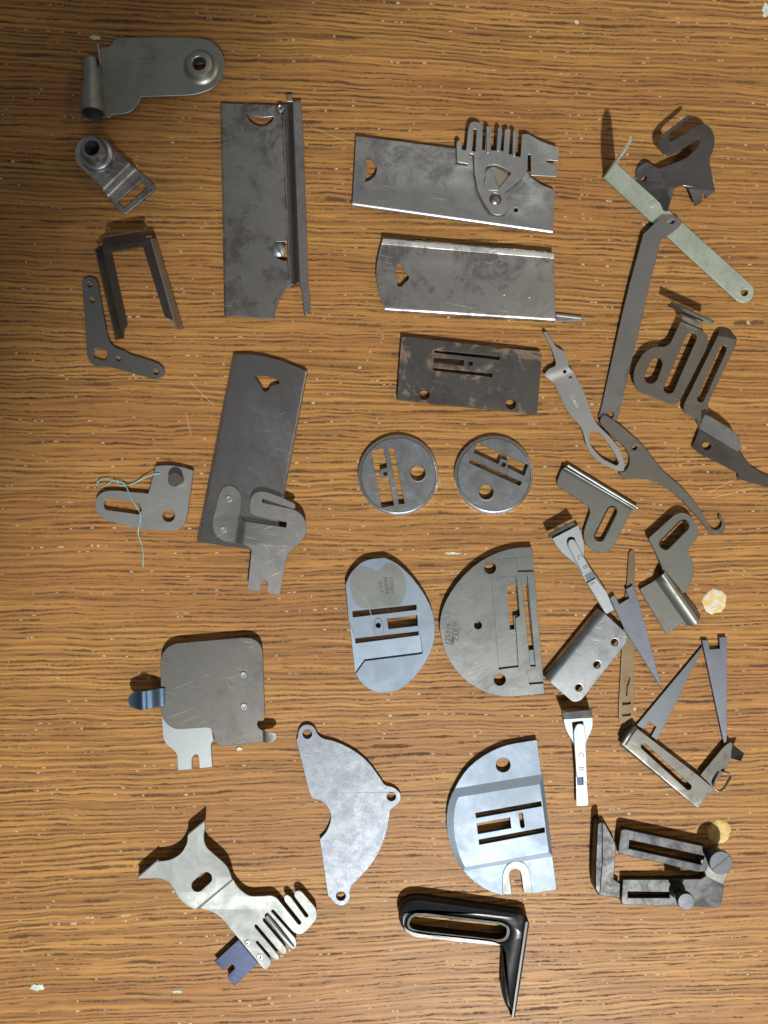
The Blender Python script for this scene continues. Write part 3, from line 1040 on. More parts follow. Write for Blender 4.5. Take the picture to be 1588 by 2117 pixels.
def half_round_plate():
    T = Thing('needle_plate', 'dark grey half-round needle plate stamped 125319 with a sunk feed window', 'needle plate', (1015, 1285))
    zl, zt = 10, 14
    o = rounded(Z(10, "1415,38,4 1300,40,80 1180,70,99 1050,132,99 930,232,99 830,362,99 772,480,99 752,595,99 770,720,99 820,850,99 910,968,99 1020,1048,99 1130,1095,90 1230,1110,60 1505,1085,4"))
    holes = [circle(Q(10, 1116, 187), 12), circle(Q(10, 1030, 597), 7.8, 20), circle(Q(10, 1185, 985), 12)]
    win = rounded(Z(10, "1235,318 1305,312 1325,520 1283,530 1292,625 1258,628"), 0.5)
    sl = rounded(Z(10, "1345,310 1380,307 1425,770 1388,775"), 0.5)
    nh = circle(Q(10, 1318, 570), 5, 16)
    T.add('plate', prism([o] + holes + [win, sl, nh], B0, zl, 0.1), 'plate')
    rec1 = rounded(Z(10, "1125,258 1300,245 1309,312 1328,528 1296,545 1318,893 1180,910"), 0.5)
    rec2 = rounded(Z(10, "1340,240 1380,238 1440,890 1404,890"), 0.5)
    # notched land: the corner steps are cut out of the outline
    o2 = rounded(Z(10, "1415,38,4 1300,40,80 1180,70,99 1050,132,99 930,232,99 830,362,99 772,480,99 752,595,99 770,720,99 820,850,99 910,968,99 1020,1048,99 1130,1095,90 1230,1110,60 1505,1085,4 1499,1010 1398,1018 1380,912 1489,900 1432,212 1316,215 1302,115 1421,106"), 0.4)
    nh2 = circle(Q(10, 1318, 570), 5.1, 16)
    T.add('raised_land', prism([o2] + [circle(Q(10, 1116, 187), 12.1), circle(Q(10, 1030, 597), 7.9, 20), circle(Q(10, 1185, 985), 12.1)] + [rec1, rec2], zl - 0.05, zt, 0.6), 'plate')
    bms = [letters("125319", *Q(10, 818, 660), 14, 83, zt, 1.05, bold=0.35), letters("SIMANCO", *Q(10, 855, 657), 11.5, 83, zt, 0.92, bold=0.25), letters("CAN", *Q(10, 883, 662), 11.5, 83, zt, 1.05, bold=0.25)]
    T.add('lettering', merge(*bms), 'dark')
    T.done()


def feed_cover():
    T = Thing('feed_cover', 'square grey feed cover plate with two bent tabs over a brighter forked plate', 'feed cover', (420, 1450))
    top = rounded(Z(11, "404,345,60 420,272,60 470,208,60 545,176,30 1180,122,40 1262,135,60 1322,190,50 1337,260,30 1358,840,10 1312,868,30 1283,912,30 1300,952,20 1340,968,4 1340,1076,4 945,1118,20 912,1085,40 880,990,20 862,952,20 835,944,10 545,963,40 470,922,60 425,866,50 412,790,30"))
    bm = prism([top], 13, 17, 0.6)
    T.add('cover', bm, 'cover')
    low = rounded(Z(11, "414,800 428,1040,60 452,1090,40 482,1122,20 530,1152,20 555,1190,14 565,1336,3 692,1326,3 690,1220,30 722,1186,30 752,1200,30 762,1318,3 878,1305,6 865,1095,20 890,1062,10 868,930 700,830"))
    T.add('fork_plate', prism([low], 4, 8.5, 0.6), 'bright')
    # S-bent spring tabs
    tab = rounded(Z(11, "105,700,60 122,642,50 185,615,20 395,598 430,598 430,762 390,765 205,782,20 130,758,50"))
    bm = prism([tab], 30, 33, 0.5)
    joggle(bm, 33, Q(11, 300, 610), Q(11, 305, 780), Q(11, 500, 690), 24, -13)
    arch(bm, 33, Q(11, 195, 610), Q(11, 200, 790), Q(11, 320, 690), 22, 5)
    T.add('tab', bm, 'tabreflect')
    tab = rounded(Z(11, "1320,966 1395,972,20 1462,980,30 1478,1020,20 1440,1066,30 1320,1078"))
    bm = prism([tab], 16, 18.5, 0.5)
    joggle(bm, 18.5, Q(11, 1338, 960), Q(11, 1342, 1080), Q(11, 1500, 1020), 8, 10)
    T.add('tab', bm, 'tarnish')
    rivet(T, Q(11, 1160, 465), 6.8, 17, 2.0)
    rivet(T, Q(11, 1165, 755), 7.4, 17, 2.0)
    T.done()


def half_moon_cover():
    T = Thing('half_moon_cover', 'scratched pale half-moon cover plate with three round ears', 'cover plate', (710, 1685))
    o = rounded(Z(12, "115,262,20 132,225,20 135,165,60 178,100,60 250,86,60 318,125,60 345,200,60 400,243,60 525,265,99 700,345,99 855,455,99 980,610,99 1060,742,40 1160,758,70 1235,830,70 1230,912,60 1182,962,50 1120,1000,50 1105,1130,99 1070,1290,99 990,1480,99 880,1640,99 705,1812,40 "
                      "688,1880,60 692,1960,50 645,2018,60 575,2032,60 505,1980,60 482,1938,20 455,1925,15 366,1315,12 440,1240,90 487,1120,99 480,1015,99 410,918,90 282,876,14 262,845,20"))
    hs = [circle(Q(12, 235, 195), 9.4), circle(Q(12, 1132, 862), 9.0), circle(Q(12, 593, 1922), 9.6)]
    T.add('cover', prism([o] + hs, 2, 7.5, 0.7), 'tin')
    T.done()


def horned_comb():
    T = Thing('horned_comb_plate', 'pale nickel plate with two horns, an oval hole and comb slots over a blue fork', 'sewing attachment', (460, 1860))
    z0, t = 12, 4
    zt = z0 + t
    o = rounded(Z(13, "60,590,4 220,452,8 330,443,70 420,388,70 465,300,60 466,242,10 600,132,6 606,180,20 590,260,70 612,342,70 700,412,70 782,490,70 812,560,40 826,625,20 870,690,60 950,750,60 1062,745,50 1132,740,30 1172,762,20 1345,975,8 1362,972,8 1368,955,8 1232,785,20 1228,750,20 1250,733,20 1280,750,10 "
                     "1400,915,8 1418,915,8 1425,900,8 1312,750,20 1310,715,20 1345,698,20 1372,712,15 1490,850,40 1495,925,50 1395,1040,40 1340,1056,30 1298,1030,14 1150,860,8 1132,854,8 1125,868,8 1320,1085,20 1332,1120,20 1318,1172,30 1270,1165,20 1075,925,8 1060,922,8 1060,945,8 1248,1165,15 1250,1200,15 1225,1215,15 1195,1195,8 "
                     "1010,975,8 993,975,8 994,995,8 1190,1225,15 1190,1255,15 1165,1258,15 1130,1235,8 1018,1105,8 1002,1108,8 1005,1122,8 1125,1262,12 1122,1300,20 1085,1336,20 1060,1325,20 "
                     "720,910,50 640,865,40 560,845,40 470,815,60 390,740,60 352,655,60 300,602,60 220,585,40"), 0.5)
    ov = slot(Q(13, 545, 645), Q(13, 612, 585), 25)
    bm = prism([o, ov], z0, zt, 0.6)
    joggle(bm, zt, Q(13, 560, 842), Q(13, 825, 622), Q(13, 300, 500), 8, 9)
    T.add('plate', bm, 'frost')
    # turned-down tips of the horns
    T.add('horn_flange', slab([(*Q(13, 62, 588), 24), (*Q(13, 220, 452), 24), (*Q(13, 214, 447), 3), (*Q(13, 62, 576), 3)], -3), 'brown')
    T.add('horn_flange', slab([(*Q(13, 466, 242), 24), (*Q(13, 600, 132), 24), (*Q(13, 596, 130), 3), (*Q(13, 466, 236), 3)], -3), 'brown')
    bl = rounded(Z(13, "865,1095 1022,1285,4 830,1466,4 772,1395,20 782,1378,10 838,1325,16 825,1298,14 800,1292,14 742,1342,8 672,1272,4"))
    T.add('fork', prism([bl], 6, 11.9, 0.5), 'blue')
    rivet(T, Q(13, 935, 1118), 5.4, zt, 1.0, 'slide')
    rivet(T, Q(13, 1033, 1235), 6.4, zt, 1.0, 'slide')
    # one tooth of the comb is humped
    T.add('tooth', tube([(*Q(13, 1090, 900), 16), (*Q(13, 1150, 975), 18), (*Q(13, 1230, 1075), 18), (*Q(13, 1300, 1150), 14)], 5.4, 12, 4), 'frost')
    T.done()


def white_half_plate():
    T = Thing('needle_plate', 'pale blue-white half-round needle plate with a raised land and an open U slot', 'needle plate', (1035, 1690))
    zl, zt = 11, 15
    o = rounded(Z(15, "1205,168,10 1000,200,60 850,225,99 680,290,99 480,410,99 330,562,99 230,740,60 160,885,99 130,1080,99 147,1300,99 212,1530,99 330,1720,60 420,1818,99 560,1920,99 680,1980,60 790,2006,8 895,2000,10 906,1980,10 882,1770,60 895,1715,50 950,1698,50 1000,1720,50 1018,1775,40 1045,1986,8 1140,1986,4 1432,1945,20 1436,1920,14"))
    hole = circle(Q(15, 803, 467), 14.8, 32)
    sl = [rounded(Z(15, q), 0.5) for q in ("472,1035 1250,895 1262,955 485,1095", "490,1160 885,1085 900,1215 505,1285", "512,1350 1293,1205 1298,1265 520,1412")]
    nh = slot(Q(15, 1012, 1050), Q(15, 1032, 1188), 9)
    T.add('plate', prism([o, hole] + sl + [nh], B0, zl, 0.8), 'satin')
    # raised land with sloping flanks
    foot = [W(p[0], p[1], zl) for p in rounded(Z(15, "232,745,6 160,885,99 130,1080,99 147,1300,99 212,1530,99 335,1722,10 1390,1548,4 1270,575,4"))]
    topo = [W(p[0], p[1], zt) for p in rounded(Z(15, "272,845,10 232,950,99 212,1120,99 228,1340,99 275,1520,80 350,1680,10 1380,1512,6 1325,1455,4 1245,690,8"))]
    land = prism([rounded(Z(15, "272,845,10 232,950,99 212,1120,99 228,1340,99 275,1520,80 350,1680,10 1345,1500,10 1240,690,10"))] + [rounded(Z(15, q), 0.5) for q in ("472,1035 1250,895 1262,955 485,1095", "490,1160 885,1085 900,1215 505,1285", "512,1350 1293,1205 1298,1265 520,1412")] + [slot(Q(15, 1012, 1050), Q(15, 1032, 1188), 9)], zl - 0.05, zt, 0.3)
    T.add('raised_land', land, 'satin')

    # flanks: quads from the foot of the land up to its edge
    def flank(lo, hi):
        bm = bmesh.new()
        a = [bm.verts.new((*W(*Q(15, x, y), zl + 0.05), zl + 0.05)) for x, y in lo]
        b = [bm.verts.new((*W(*Q(15, x, y), zt - 0.2), zt - 0.2)) for x, y in hi]
        for i in range(len(a) - 1):
            bm.faces.new((a[i], a[i + 1], b[i + 1], b[i]))
        return bm
    lo = [(232, 745), (182, 850), (150, 960), (135, 1080), (140, 1200), (155, 1320), (185, 1430), (235, 1560), (335, 1720)]
    hi = [(272, 845), (243, 925), (223, 1015), (216, 1110), (222, 1220), (237, 1330), (258, 1430), (290, 1540), (350, 1680)]
    T.add('flank', flank(lo, hi), 'satin')
    T.add('flank', flank([(1270, 575), (232, 745)], [(1240, 690), (272, 845)]), 'satin')
    T.add('flank', flank([(335, 1720), (1390, 1548)], [(350, 1680), (1345, 1500)]), 'satin')
    T.add('flank', flank([(1390, 1548), (1270, 575)], [(1345, 1500), (1240, 690)]), 'satin')
    pad = rounded(Z(15, "800,2000 790,1850,40 800,1740,60 850,1640,60 940,1600,60 1030,1610,60 1095,1670,40 1120,1750,30 1150,1985 1046,1983 1020,1772,40 1002,1716,50 950,1694,50 893,1712,50 878,1770,60 903,1980 897,1997"))
    T.add('slot_pad', prism([pad], zl - 0.2, zl + 1.6, 1.2), 'frost')
    T.done()


def black_guide():
    T = Thing('edge_guide', 'black enamelled L-shaped edge guide with a long slot and pointed blade', 'edge guide', (970, 1960))
    o = "113,285,70 130,180,80 212,102,80 330,95,60 1250,228,60 1400,248,40 1458,322,14 1445,480,20 1300,1312,8 1285,1300,8 1210,1180,50 1180,1060,60 1190,800,60 1197,680,60 1170,600,60 1090,562,60 900,540,60 280,475,80 160,420,80"
    outer = rounded(Z(14, o))
    sl = "203,340,60 232,265,60 312,226,60 420,240,40 1180,330,60 1255,375,50 1265,435,40 1238,515,60 1160,541,50 290,452,60 215,400,60"
    hole = rounded(Z(14, sl))
    # rounded casting: stacked insets
    c = [W(p[0], p[1], 26) for p in outer]
    bm = prism([outer, hole], B0, 26, 6.0)
    # soften the broad chamfer into a round
    bmesh.ops.bevel(bm, geom=[e for e in bm.edges if len(e.link_faces) == 2 and abs(e.verts[0].co.z - e.verts[1].co.z) < 0.01 and e.calc_face_angle(0) > 0.3 and e.verts[0].co.z > 15], offset=2.6, segments=3, affect='EDGES', clamp_overlap=True)
    T.add('body', bm, 'enamel', smooth=60)
    inn = rounded(Z(14, "230,345,50 252,290,50 320,262,50 420,272,40 1160,352,40 1225,385,40 1232,430,40 1212,490,40 1150,508,40 310,415,50 245,390,50"))
    T.add('slot_liner', prism([rounded(Z(14, sl)), inn], 2, 23, 0.5), 'liner')
    # knife-like blade along the right side, standing higher than the body
    A = [Q(14, 1446, 330), Q(14, 1300, 1308)]
    T.add('blade', slab([(*A[0], 34), (*A[1], 30), (A[1][0] - 5, A[1][1] - 8, 4), (A[0][0] - 10, A[0][1] - 2, 4)], -4), 'enamel')
    T.add('worn_edge', tube([(*Q(14, 1452, 335), 31), (*Q(14, 1385, 800), 30), (*Q(14, 1305, 1300), 27)], 1.7, 8, 3), 'liner')
    T.done()


def adjustable_guide():
    T = Thing('adjustable_guide', 'steel adjustable guide with two slotted arms, a big slotted screw and a knob', 'guide', (1370, 1780))
    # fence
    f = rounded(Z(16, "195,215,10 222,230,8 320,405,8 322,500 305,740 365,780 360,915 200,890,20 165,880 "))
    T.add('fence_base', prism([f], 3, 14, 1.2), 'guide')
    fw = rounded(Z(16, "150,235,20 175,208,15 208,214,10 208,600 185,880,20 160,878,20 130,835,30 132,600"))
    T.add('fence', prism([fw], B0, 32, 3.0), 'guide')
    lowo = rounded(Z(16, "385,740,10 800,740 1100,735 1165,690,20 1310,745,10 1305,870 1283,982,14 1250,998,8 880,988 385,975,16 372,950"))
    T.add('lower_arm', prism([lowo, rounded(Z(16, "435,856 810,860 812,908 435,908"), 0.5)], 2, 16, 1.4), 'guide')
    upo = rounded(Z(16, "343,490,6 368,292,16 400,280,16 700,345 1140,440 1185,560,20 1155,672,20 1060,675 700,585 362,512,10"))
    T.add('upper_arm', prism([upo, rounded(Z(16, "450,385 1130,530 1105,605 445,460"), 0.5)], 8, 22, 1.4), 'guide')
    T.add('hinge_plate', prism([rounded(Z(16, "1090,560,30 1280,560,60 1350,690,30 1300,790,10 1150,720,10"))], 3, 21.5, 1.0), 'brown')
    c = Q(16, 1283, 590)
    zc = 52
    T.add('screw_shank', lathe(Q(16, 1262, 570), [(19, 16), (19, zc - 10)], zt=zc - 10, n=28), 'brown')
    s = T.add('screw', lathe(c, [(22, zc - 11), (23.4, zc - 9.5), (23.4, zc - 1.2), (22.2, zc), (0, zc)], n=40), 'gun', label='large slotted screw head')
    a = math.atan2(535 - 675, 1375 - 1200)
    dx, dy = math.cos(a) * 23.2, math.sin(a) * 23.2
    wx, wy = -math.sin(a) * 1.7, math.cos(a) * 1.7
    T.add('slot', prism([[Vector(p) for p in ((c[0] - dx - wx, c[1] - dy - wy), (c[0] + dx - wx, c[1] + dy - wy), (c[0] + dx + wx, c[1] + dy + wy), (c[0] - dx + wx, c[1] - dy + wy))]], zc - 4, zc + 0.15, 0.02), 'dark', under=s)
    k = Q(16, 965, 945)
    zk = 62
    T.add('knob', lathe(k, [(17, 16), (16, 20), (12, 24), (10.5, 30), (11, 42), (14, 47), (16.6, 50), (16.8, zk - 2), (15.4, zk), (0, zk + 0.3)], n=36), 'gun')
    T.done()


def clip_feet():
    # lower one, upright in the picture
    T = Thing('clip_foot', 'upright silver lettered clip foot with a small blue window near its lower end', 'clip foot', (1195, 1570), 'lettered clip feet')
    z0, t = 10, 4
    o = rounded(Z(17, "152,192,4 358,180,4 360,250,30 332,310,40 312,352,20 316,600 327,798,6 244,802,6 236,420 218,350,20 178,285,40 160,235,30"))
    hole = rounded(Z(17, "212,215,10 290,205,10 292,240 230,330"))
    bm = prism([o, hole], z0, z0 + t, 0.6)
    fold(bm, z0 + t, z0, Q(17, 152, 194), Q(17, 358, 182), Q(17, 250, 100), 80, R=5)
    T.add('foot', bm, 'bright')
    T.add('toe', slab([(*Q(17, 156, 190), 15), (*Q(17, 356, 178), 15), (*Q(17, 350, 128), 34), (*Q(17, 136, 148), 34)], -2.6), 'brown')
    tongue = rounded(Z(17, "222,275,40 245,228,40 275,222,30 300,235,30 306,280,30 318,600 320,655 292,655 290,600 244,600"))
    T.add('tongue', prism([tongue], z0 + t + 0.5, z0 + t + 5, 1.0), 'bright')
    T.add('window', prism([rounded(Z(17, "246,602 288,602 291,658 249,658"))], z0 + t - 0.3, z0 + t + 0.6, 0.1), 'blue')
    zz = z0 + t + 5
    T.add('lettering', merge(letters("C", *Q(17, 275, 443), 16, -86, zz), letters("B", *Q(17, 279, 540), 16, -86, zz), letters("A", *Q(17, 306, 636), 9, -86, zz)), 'faint')
    T.done()
    T = Thing('clip_foot', 'slanting silver lettered clip foot whose end meets the three-hole plate', 'clip foot', (1205, 1170), 'lettered clip feet')
    o = rounded(Z(18, "118,240,6 322,132,6 352,205,30 374,300,40 366,382,30 425,480 545,650 608,798,8 538,836,8 345,512 302,432,30 222,376,50 160,312,50 135,265,20"))
    hole = rounded(Z(18, "230,262,25 250,225,25 290,228,20 300,252 262,300"))
    bm = prism([o, hole], z0, z0 + t, 0.6)
    fold(bm, z0 + t, z0, Q(18, 122, 242), Q(18, 322, 138), Q(18, 180, 100), 78, R=5)
    T.add('foot', bm, 'bright')
    T.add('toe', slab([(*Q(18, 95, 232), 15), (*Q(18, 305, 130), 15), (*Q(18, 278, 112), 32), (*Q(18, 88, 222), 32)], -2.6), 'brown')
    tongue = rounded(Z(18, "238,290,25 255,248,25 285,242,20 308,270,20 425,485 358,520"))
    T.add('tongue', prism([tongue], z0 + t + 0.5, z0 + t + 5, 1.0), 'bright')
    T.add('window', prism([rounded(Z(18, "372,530 432,492 462,543 396,582"))], z0 + t - 0.3, z0 + t + 0.5, 0.1), 'bluegrey')
    T.add('clip_end', prism([rounded(Z(18, "392,588 462,548 545,655 606,796,6 540,833,6"))], z0 + t + 0.2, z0 + t + 3.5, 0.8), 'bright')
    T.add('lettering', merge(letters("C", *Q(18, 335, 385), 15, -61, z0 + t + 5), letters("B", *Q(18, 378, 462), 15, -61, z0 + t + 5), letters("E", *Q(18, 432, 592), 13, -61, z0 + t + 3.5)), 'faint')
    T.done()


def three_hole_plate():
    T = Thing('curved_plate', 'shiny steel plate with three holes in a row and a rolled long edge', 'plate', (1220, 1353))
    z0, t = 18, 4
    o = rounded(Z(18, "545,838,4 706,985,30 702,1052,20 345,1508,30 285,1522,30 112,1372,6 40,1300 470,775"))
    hs = [circle(Q(18, 608, 1050), 8), circle(Q(18, 470, 1225), 8), circle(Q(18, 328, 1405), 8)]
    bm = prism([o] + hs, z0, z0 + t, 0.6)
    fold(bm, z0 + t, z0, Q(18, 528, 850), Q(18, 105, 1372), Q(18, 200, 900), -80, R=14, k=8)
    T.add('plate', bm, 'ring')
    for c in ((608, 1050), (470, 1225), (328, 1405)):
        r = 8
        T.add('eyelet', lathe(Q(18, *c), [(r + 1.8, z0 + t - 0.1), (r + 1.2, z0 + t + 0.5), (r - 0.2, z0 + t + 0.3), (r - 0.7, z0 + t - 1.5), (r - 0.7, z0 - 0.5)], zt=z0 + t, n=28), 'bright')
    T.done()


def brass_strip():
    T = Thing('brass_strip', 'narrow dull brass strip with a keyhole, lying under the pointed plate', 'strip', (1300, 1315))
    o = rounded(Z(18, "718,350,18 740,322,25 767,350,18 768,520 762,1000 752,1640,40 738,1682,40 690,1690,40 645,1668,30 638,1620,30 642,1500 664,1080 690,700 705,560"))
    key = rounded(Z(18, "683,1330,8 705,1318,12 730,1330,8 725,1360,10 710,1395,6 705,1470,6 698,1470,6 697,1395,6 687,1360,10"))
    T.add('strip', prism([o, key, rounded(Z(18, "668,1518,8 733,1512,8 733,1535,8 668,1541,8")), rounded(Z(18, "668,1607,8 733,1601,8 733,1624,8 668,1630,8"))], 1.0, 4.0, 0.4), 'brass')
    T.done()


def pointed_plates():
    spec = (
        ('blue-grey forked pointed plate crossing over the brass strip', 'bluegrey', Z(18, "570,705 606,680 645,752 722,706 694,636 750,605 800,740 845,900 978,1420,2 860,1230 690,960"), 5, 9.5, (1315, 1310)),
        ('long forked pointed plate slanting up from the slotted rusty bracket', 'steel2', [(p[0], p[1], 0) for p in (Q(17, 665, 235), Q(17, 718, 265), Q(17, 750, 207), Q(17, 803, 247), Q(17, 768, 312), Q(17, 808, 342), Q(18, 1100, 1500), Q(18, 1297, 1092), Q(18, 1290, 1084))], 1, 5, (1385, 1440)),
        ('upright dark forked pointed plate at the right, its tip pointing down', 'bluegrey', [(p[0], p[1], 0) for p in (Q(18, 1290, 1032), Q(18, 1340, 1034), Q(18, 1352, 1106), Q(18, 1431, 1100), Q(18, 1424, 1012), Q(18, 1487, 1008), Q(18, 1486, 1500), (1502.5, 1538), (1498, 1542), Q(18, 1400, 1550))], 3, 8, (1477, 1430)))
    for lab, mat, o, a, b, at in spec:
        T = Thing('pointed_plate', lab, 'pointed plate', at, 'forked pointed plates')
        T.add('plate', prism([rounded(o, 0.4)], a, b, 0.5), mat)
        T.done()


def rusty_bracket():
    T = Thing('slotted_bracket', 'rust-flecked slotted bracket bent at its end with a small wire loop', 'bracket', (1410, 1585))
    z0, t = 10, 4
    o = rounded(Z(17, "652,243,6 1115,600 1218,690,8 1170,716 1104,816,20 1085,805,10 552,372,6 590,330"))
    hole = slot(Q(17, 718, 385), Q(17, 1030, 668), 12.5)
    bm = prism([o, hole], z0, z0 + t, 0.6)
    fold(bm, z0 + t, z0, Q(17, 572, 360), Q(17, 1090, 800), Q(17, 700, 700), -55, R=4, k=4)
    T.add('plate', bm, 'rusty')
    T.add('end_curl', tube([(*Q(17, 648, 245), 12), (*Q(17, 612, 290), 16), (*Q(17, 572, 355), 12)], 8, 14, 4), 'rusty')
    leg = rounded(Z(17, "1112,585,6 1280,382,20 1325,350,25 1345,372,15 1332,470,20 1300,525,20 1220,650 1205,672"))
    T.add('bent_leg', prism([leg], 9, 13, 0.6), 'rusty')
    T.add('ear', slab([(*Q(17, 1342, 372), 12), (*Q(17, 1332, 466), 12), (*Q(17, 1400, 486), 30), (*Q(17, 1422, 432), 30)], 2.6), 'brown')
    loop = [(1240, 560, 13), (1215, 610, 15), (1205, 655, 17), (1235, 695, 18), (1275, 680, 20), (1300, 640, 21), (1325, 592, 20), (1300, 568, 18), (1262, 558, 14)]
    T.add('wire_loop', tube([(*Q(17, x, y), z) for x, y, z in loop], 2.3, 8, 4), 'darkrail')
    T.done()


def slot_rim(T, a, b, wd, z, mat):
    """raised lip round a slot"""
    out = slot(a, b, wd + 5)
    inn = slot(a, b, wd)
    T.add('slot_rim', prism([out, inn], z - 1.0, z + 1.6, 1.2), mat)


def flanged_gauge():
    T = Thing('slotted_gauge', 'grey gauge with a ridged straight edge and one rounded slotted leg', 'gauge', (1235, 1050))
    z0, t = 4, 5
    o = rounded(Z(21, "192,498,10 155,592,14 165,622,20 408,785,14 417,832,30 388,905,60 360,1000,60 378,1082,60 450,1130,60 530,1147,60 592,1115,50 742,812,4 790,790 235,452"))
    a, b = Q(21, 590, 822), Q(21, 492, 1018)
    bm = prism([o, slot(a, b, 18.5)], z0, z0 + t, 0.7)
    arch(bm, z0 + t, Q(21, 205, 500), Q(21, 745, 815), Q(21, 560, 600), 10, 7)
    T.add('gauge', bm, 'dull2')
    slot_rim(T, a, b, 18.5, z0 + t, 'dull2')
    T.add('ridge', tube([(*Q(21, 240, 462), 9), (*Q(21, 786, 795), 9)], 3.4, 12), 'bright')
    T.done()


def bent_gauge():
    T = Thing('slotted_gauge', 'grey slotted gauge bent over into a wide ridged flap near the yellow spot', 'gauge', (1385, 1190))
    z0, t = 14, 5
    o = rounded(Z(18, "868,240,20 1082,48,60 1132,32,50 1195,52,60 1258,150,60 1267,225,60 1190,308,30 1185,350,30 1227,440,60 1232,520,60 1182,622,40 1150,668,4 985,492,4 975,455,14 930,350,60 890,275,30"))
    a, b = Q(18, 1148, 140), Q(18, 1005, 285)
    T.add('head', prism([o, slot(a, b, 21)], z0, z0 + t, 0.7), 'dull2')
    slot_rim(T, a, b, 21, z0 + t, 'dull2')
    flap = rounded(Z(18, "985,492,4 1150,668,4 1282,832,6 1215,915,14 1165,926,8 1140,902,4 1012,990,10 805,642,10 815,628 920,570,10"))
    bm = prism([flap], 8, 12, 0.6)
    arch(bm, 12, Q(18, 912, 545), Q(18, 1185, 935), Q(18, 1250, 600), 36, 13, 10)
    T.add('flap', bm, 'dull2')
    T.done()


def hook_lever():
    T = Thing('hooked_lever', 'long dark curved lever tapering to a small hook, one pivot hole', 'lever', (1370, 980))
    o = rounded(Z(21, "484,118,14 500,82,20 530,68,14 562,90,20 622,128,40 740,220,60 832,302,60 920,420,60 1000,520,50 1150,642,80 1250,762,80 1325,890,60 1362,955,20 1405,968,30 1438,945,30 1450,905,25 1420,868,14 1425,845,8 1450,865,20 1473,915,40 1475,962,30 1445,1000,40 1400,1006,40 1350,980,40 "
                      "1200,800,90 1080,680,90 960,602,80 860,566,60 700,566,40 652,538,20 640,516,6 690,508,30 722,462,60 726,392,60 690,320,60 560,210,30 492,142,14"))
    bm = prism([o, circle(Q(21, 763, 322), 5.2, 16)], 1.5, 7, 0.8)
    tilt(bm, 7, Q(21, 760, 320), 0, Q(21, 510, 100), 5.5)
    for v in bm.verts:
        v.co.z = max(v.co.z, B0)
    T.add('lever', bm, 'brown')
    T.done()


def long_bar():
    T = Thing('long_bar', 'long flat dark grey bar cranked at the top, its end resting on the green bar', 'bar', (1310, 670))
    o = rounded(Z(0, "1236,862,4 1241,852,6 1287,640 1299.7,588 1326.6,487.5 1366,450.5,6 1387,450.5,6 1404,457,7 1405.5,467,7 1384,486 1366,497,6 1363,499 1341,590 1330,641 1277,868,4 1262,874,4"))
    hs = [circle((1382, 462.5), 8.2, 18, 5.2), circle((1261.5, 857), 8, 18)]
    bm = prism([o] + hs, 1.0, 5.0, 0.6)
    tilt(bm, 5, (1265, 850), 0, (1372, 466), 11)
    T.add('bar', bm, 'zinc2')
    T.done()


def green_bar():
    T = Thing('flat_bar', 'greenish grey flat bar with one hole and an upturned blade at its far end', 'bar', (1405, 460))
    o = rounded(Z(19, "120,715,3 230,588,3 640,958 1428,1665,40 1468,1722,50 1445,1812,50 1380,1842,50 1318,1822,30 900,1440"))
    bm = prism([o, circle(Q(19, 1377, 1745), 7.6, 20)], 3, 8, 0.7)
    T.add('bar', bm, 'green')
    # blade bent up square at the end
    A, Bp = W(*Q(19, 124, 712), 6), W(*Q(19, 228, 594), 6)
    bm = bmesh.new()
    d = (Bp - A)
    n = Vector((d.y, -d.x)).normalized() * 3.2
    prof = [(0, 3), (1, 3), (1, 60), (0.98, 105), (0.85, 124), (0.6, 128), (0.35, 118), (0.12, 90), (0, 55)]
    f0 = [bm.verts.new((A.x + d.x * s, A.y + d.y * s, z)) for s, z in prof]
    f1 = [bm.verts.new((A.x + d.x * s + n.x, A.y + d.y * s + n.y, z)) for s, z in prof]
    bm.faces.new(f0)
    bm.faces.new(list(reversed(f1)))
    for i in range(len(prof)):
        j = (i + 1) % len(prof)
        bm.faces.new((f0[j], f0[i], f1[i], f1[j]))
    T.add('upturned_blade', bm, 'green')
    rivet(T, Q(19, 558, 955), 8, 8, 0.9, 'green', False, 'stud')
    T.done()


def curled_blade():
    T = Thing('curled_blade', 'thin dark curled S-shaped blade with a bent tab next to the green bar', 'blade', (1415, 340))
    z0, t = 22, 3
    o = rounded(Z(19, "620,640,6 700,610,40 850,556,40 950,462,14 968,412,8 942,398,8 835,470,60 745,518,50 670,528,50 610,480,60 598,412,60 640,350,40 760,262,60 848,198,20 882,200,10 862,226,14 700,345,20 678,385,14 706,420,14 810,366,40 905,300,50 980,265,60 1060,300,70 1102,400,70 1092,485,60 1060,562,30 1095,690 1132,826,4 1045,890 1038,855,10 1022,850,8 1012,868,8 1016,922 955,960,3 "
                     "908,835,20 880,787,40 820,770,40 762,805,50 738,905,4 718,1000,24 690,995,20 450,765,60 415,690,60 440,602,60 512,568,50 575,602,40"))
    hs = [circle(Q(19, 503, 697), 5.0, 16), circle(Q(19, 630, 915), 4.6, 16)]
    bm = prism([o] + hs, z0, z0 + t, 0.4)
    fold(bm, z0 + t, z0, Q(19, 622, 640), Q(19, 738, 908), Q(19, 500, 800), -28, R=5, k=4)
    tilt(bm, z0 + t, Q(19, 900, 800), -8, Q(19, 900, 250), 14)
    for v in bm.verts:
        v.co.z = max(v.co.z, B0)
    T.add('blade', bm, 'darkblade')
    T.done()


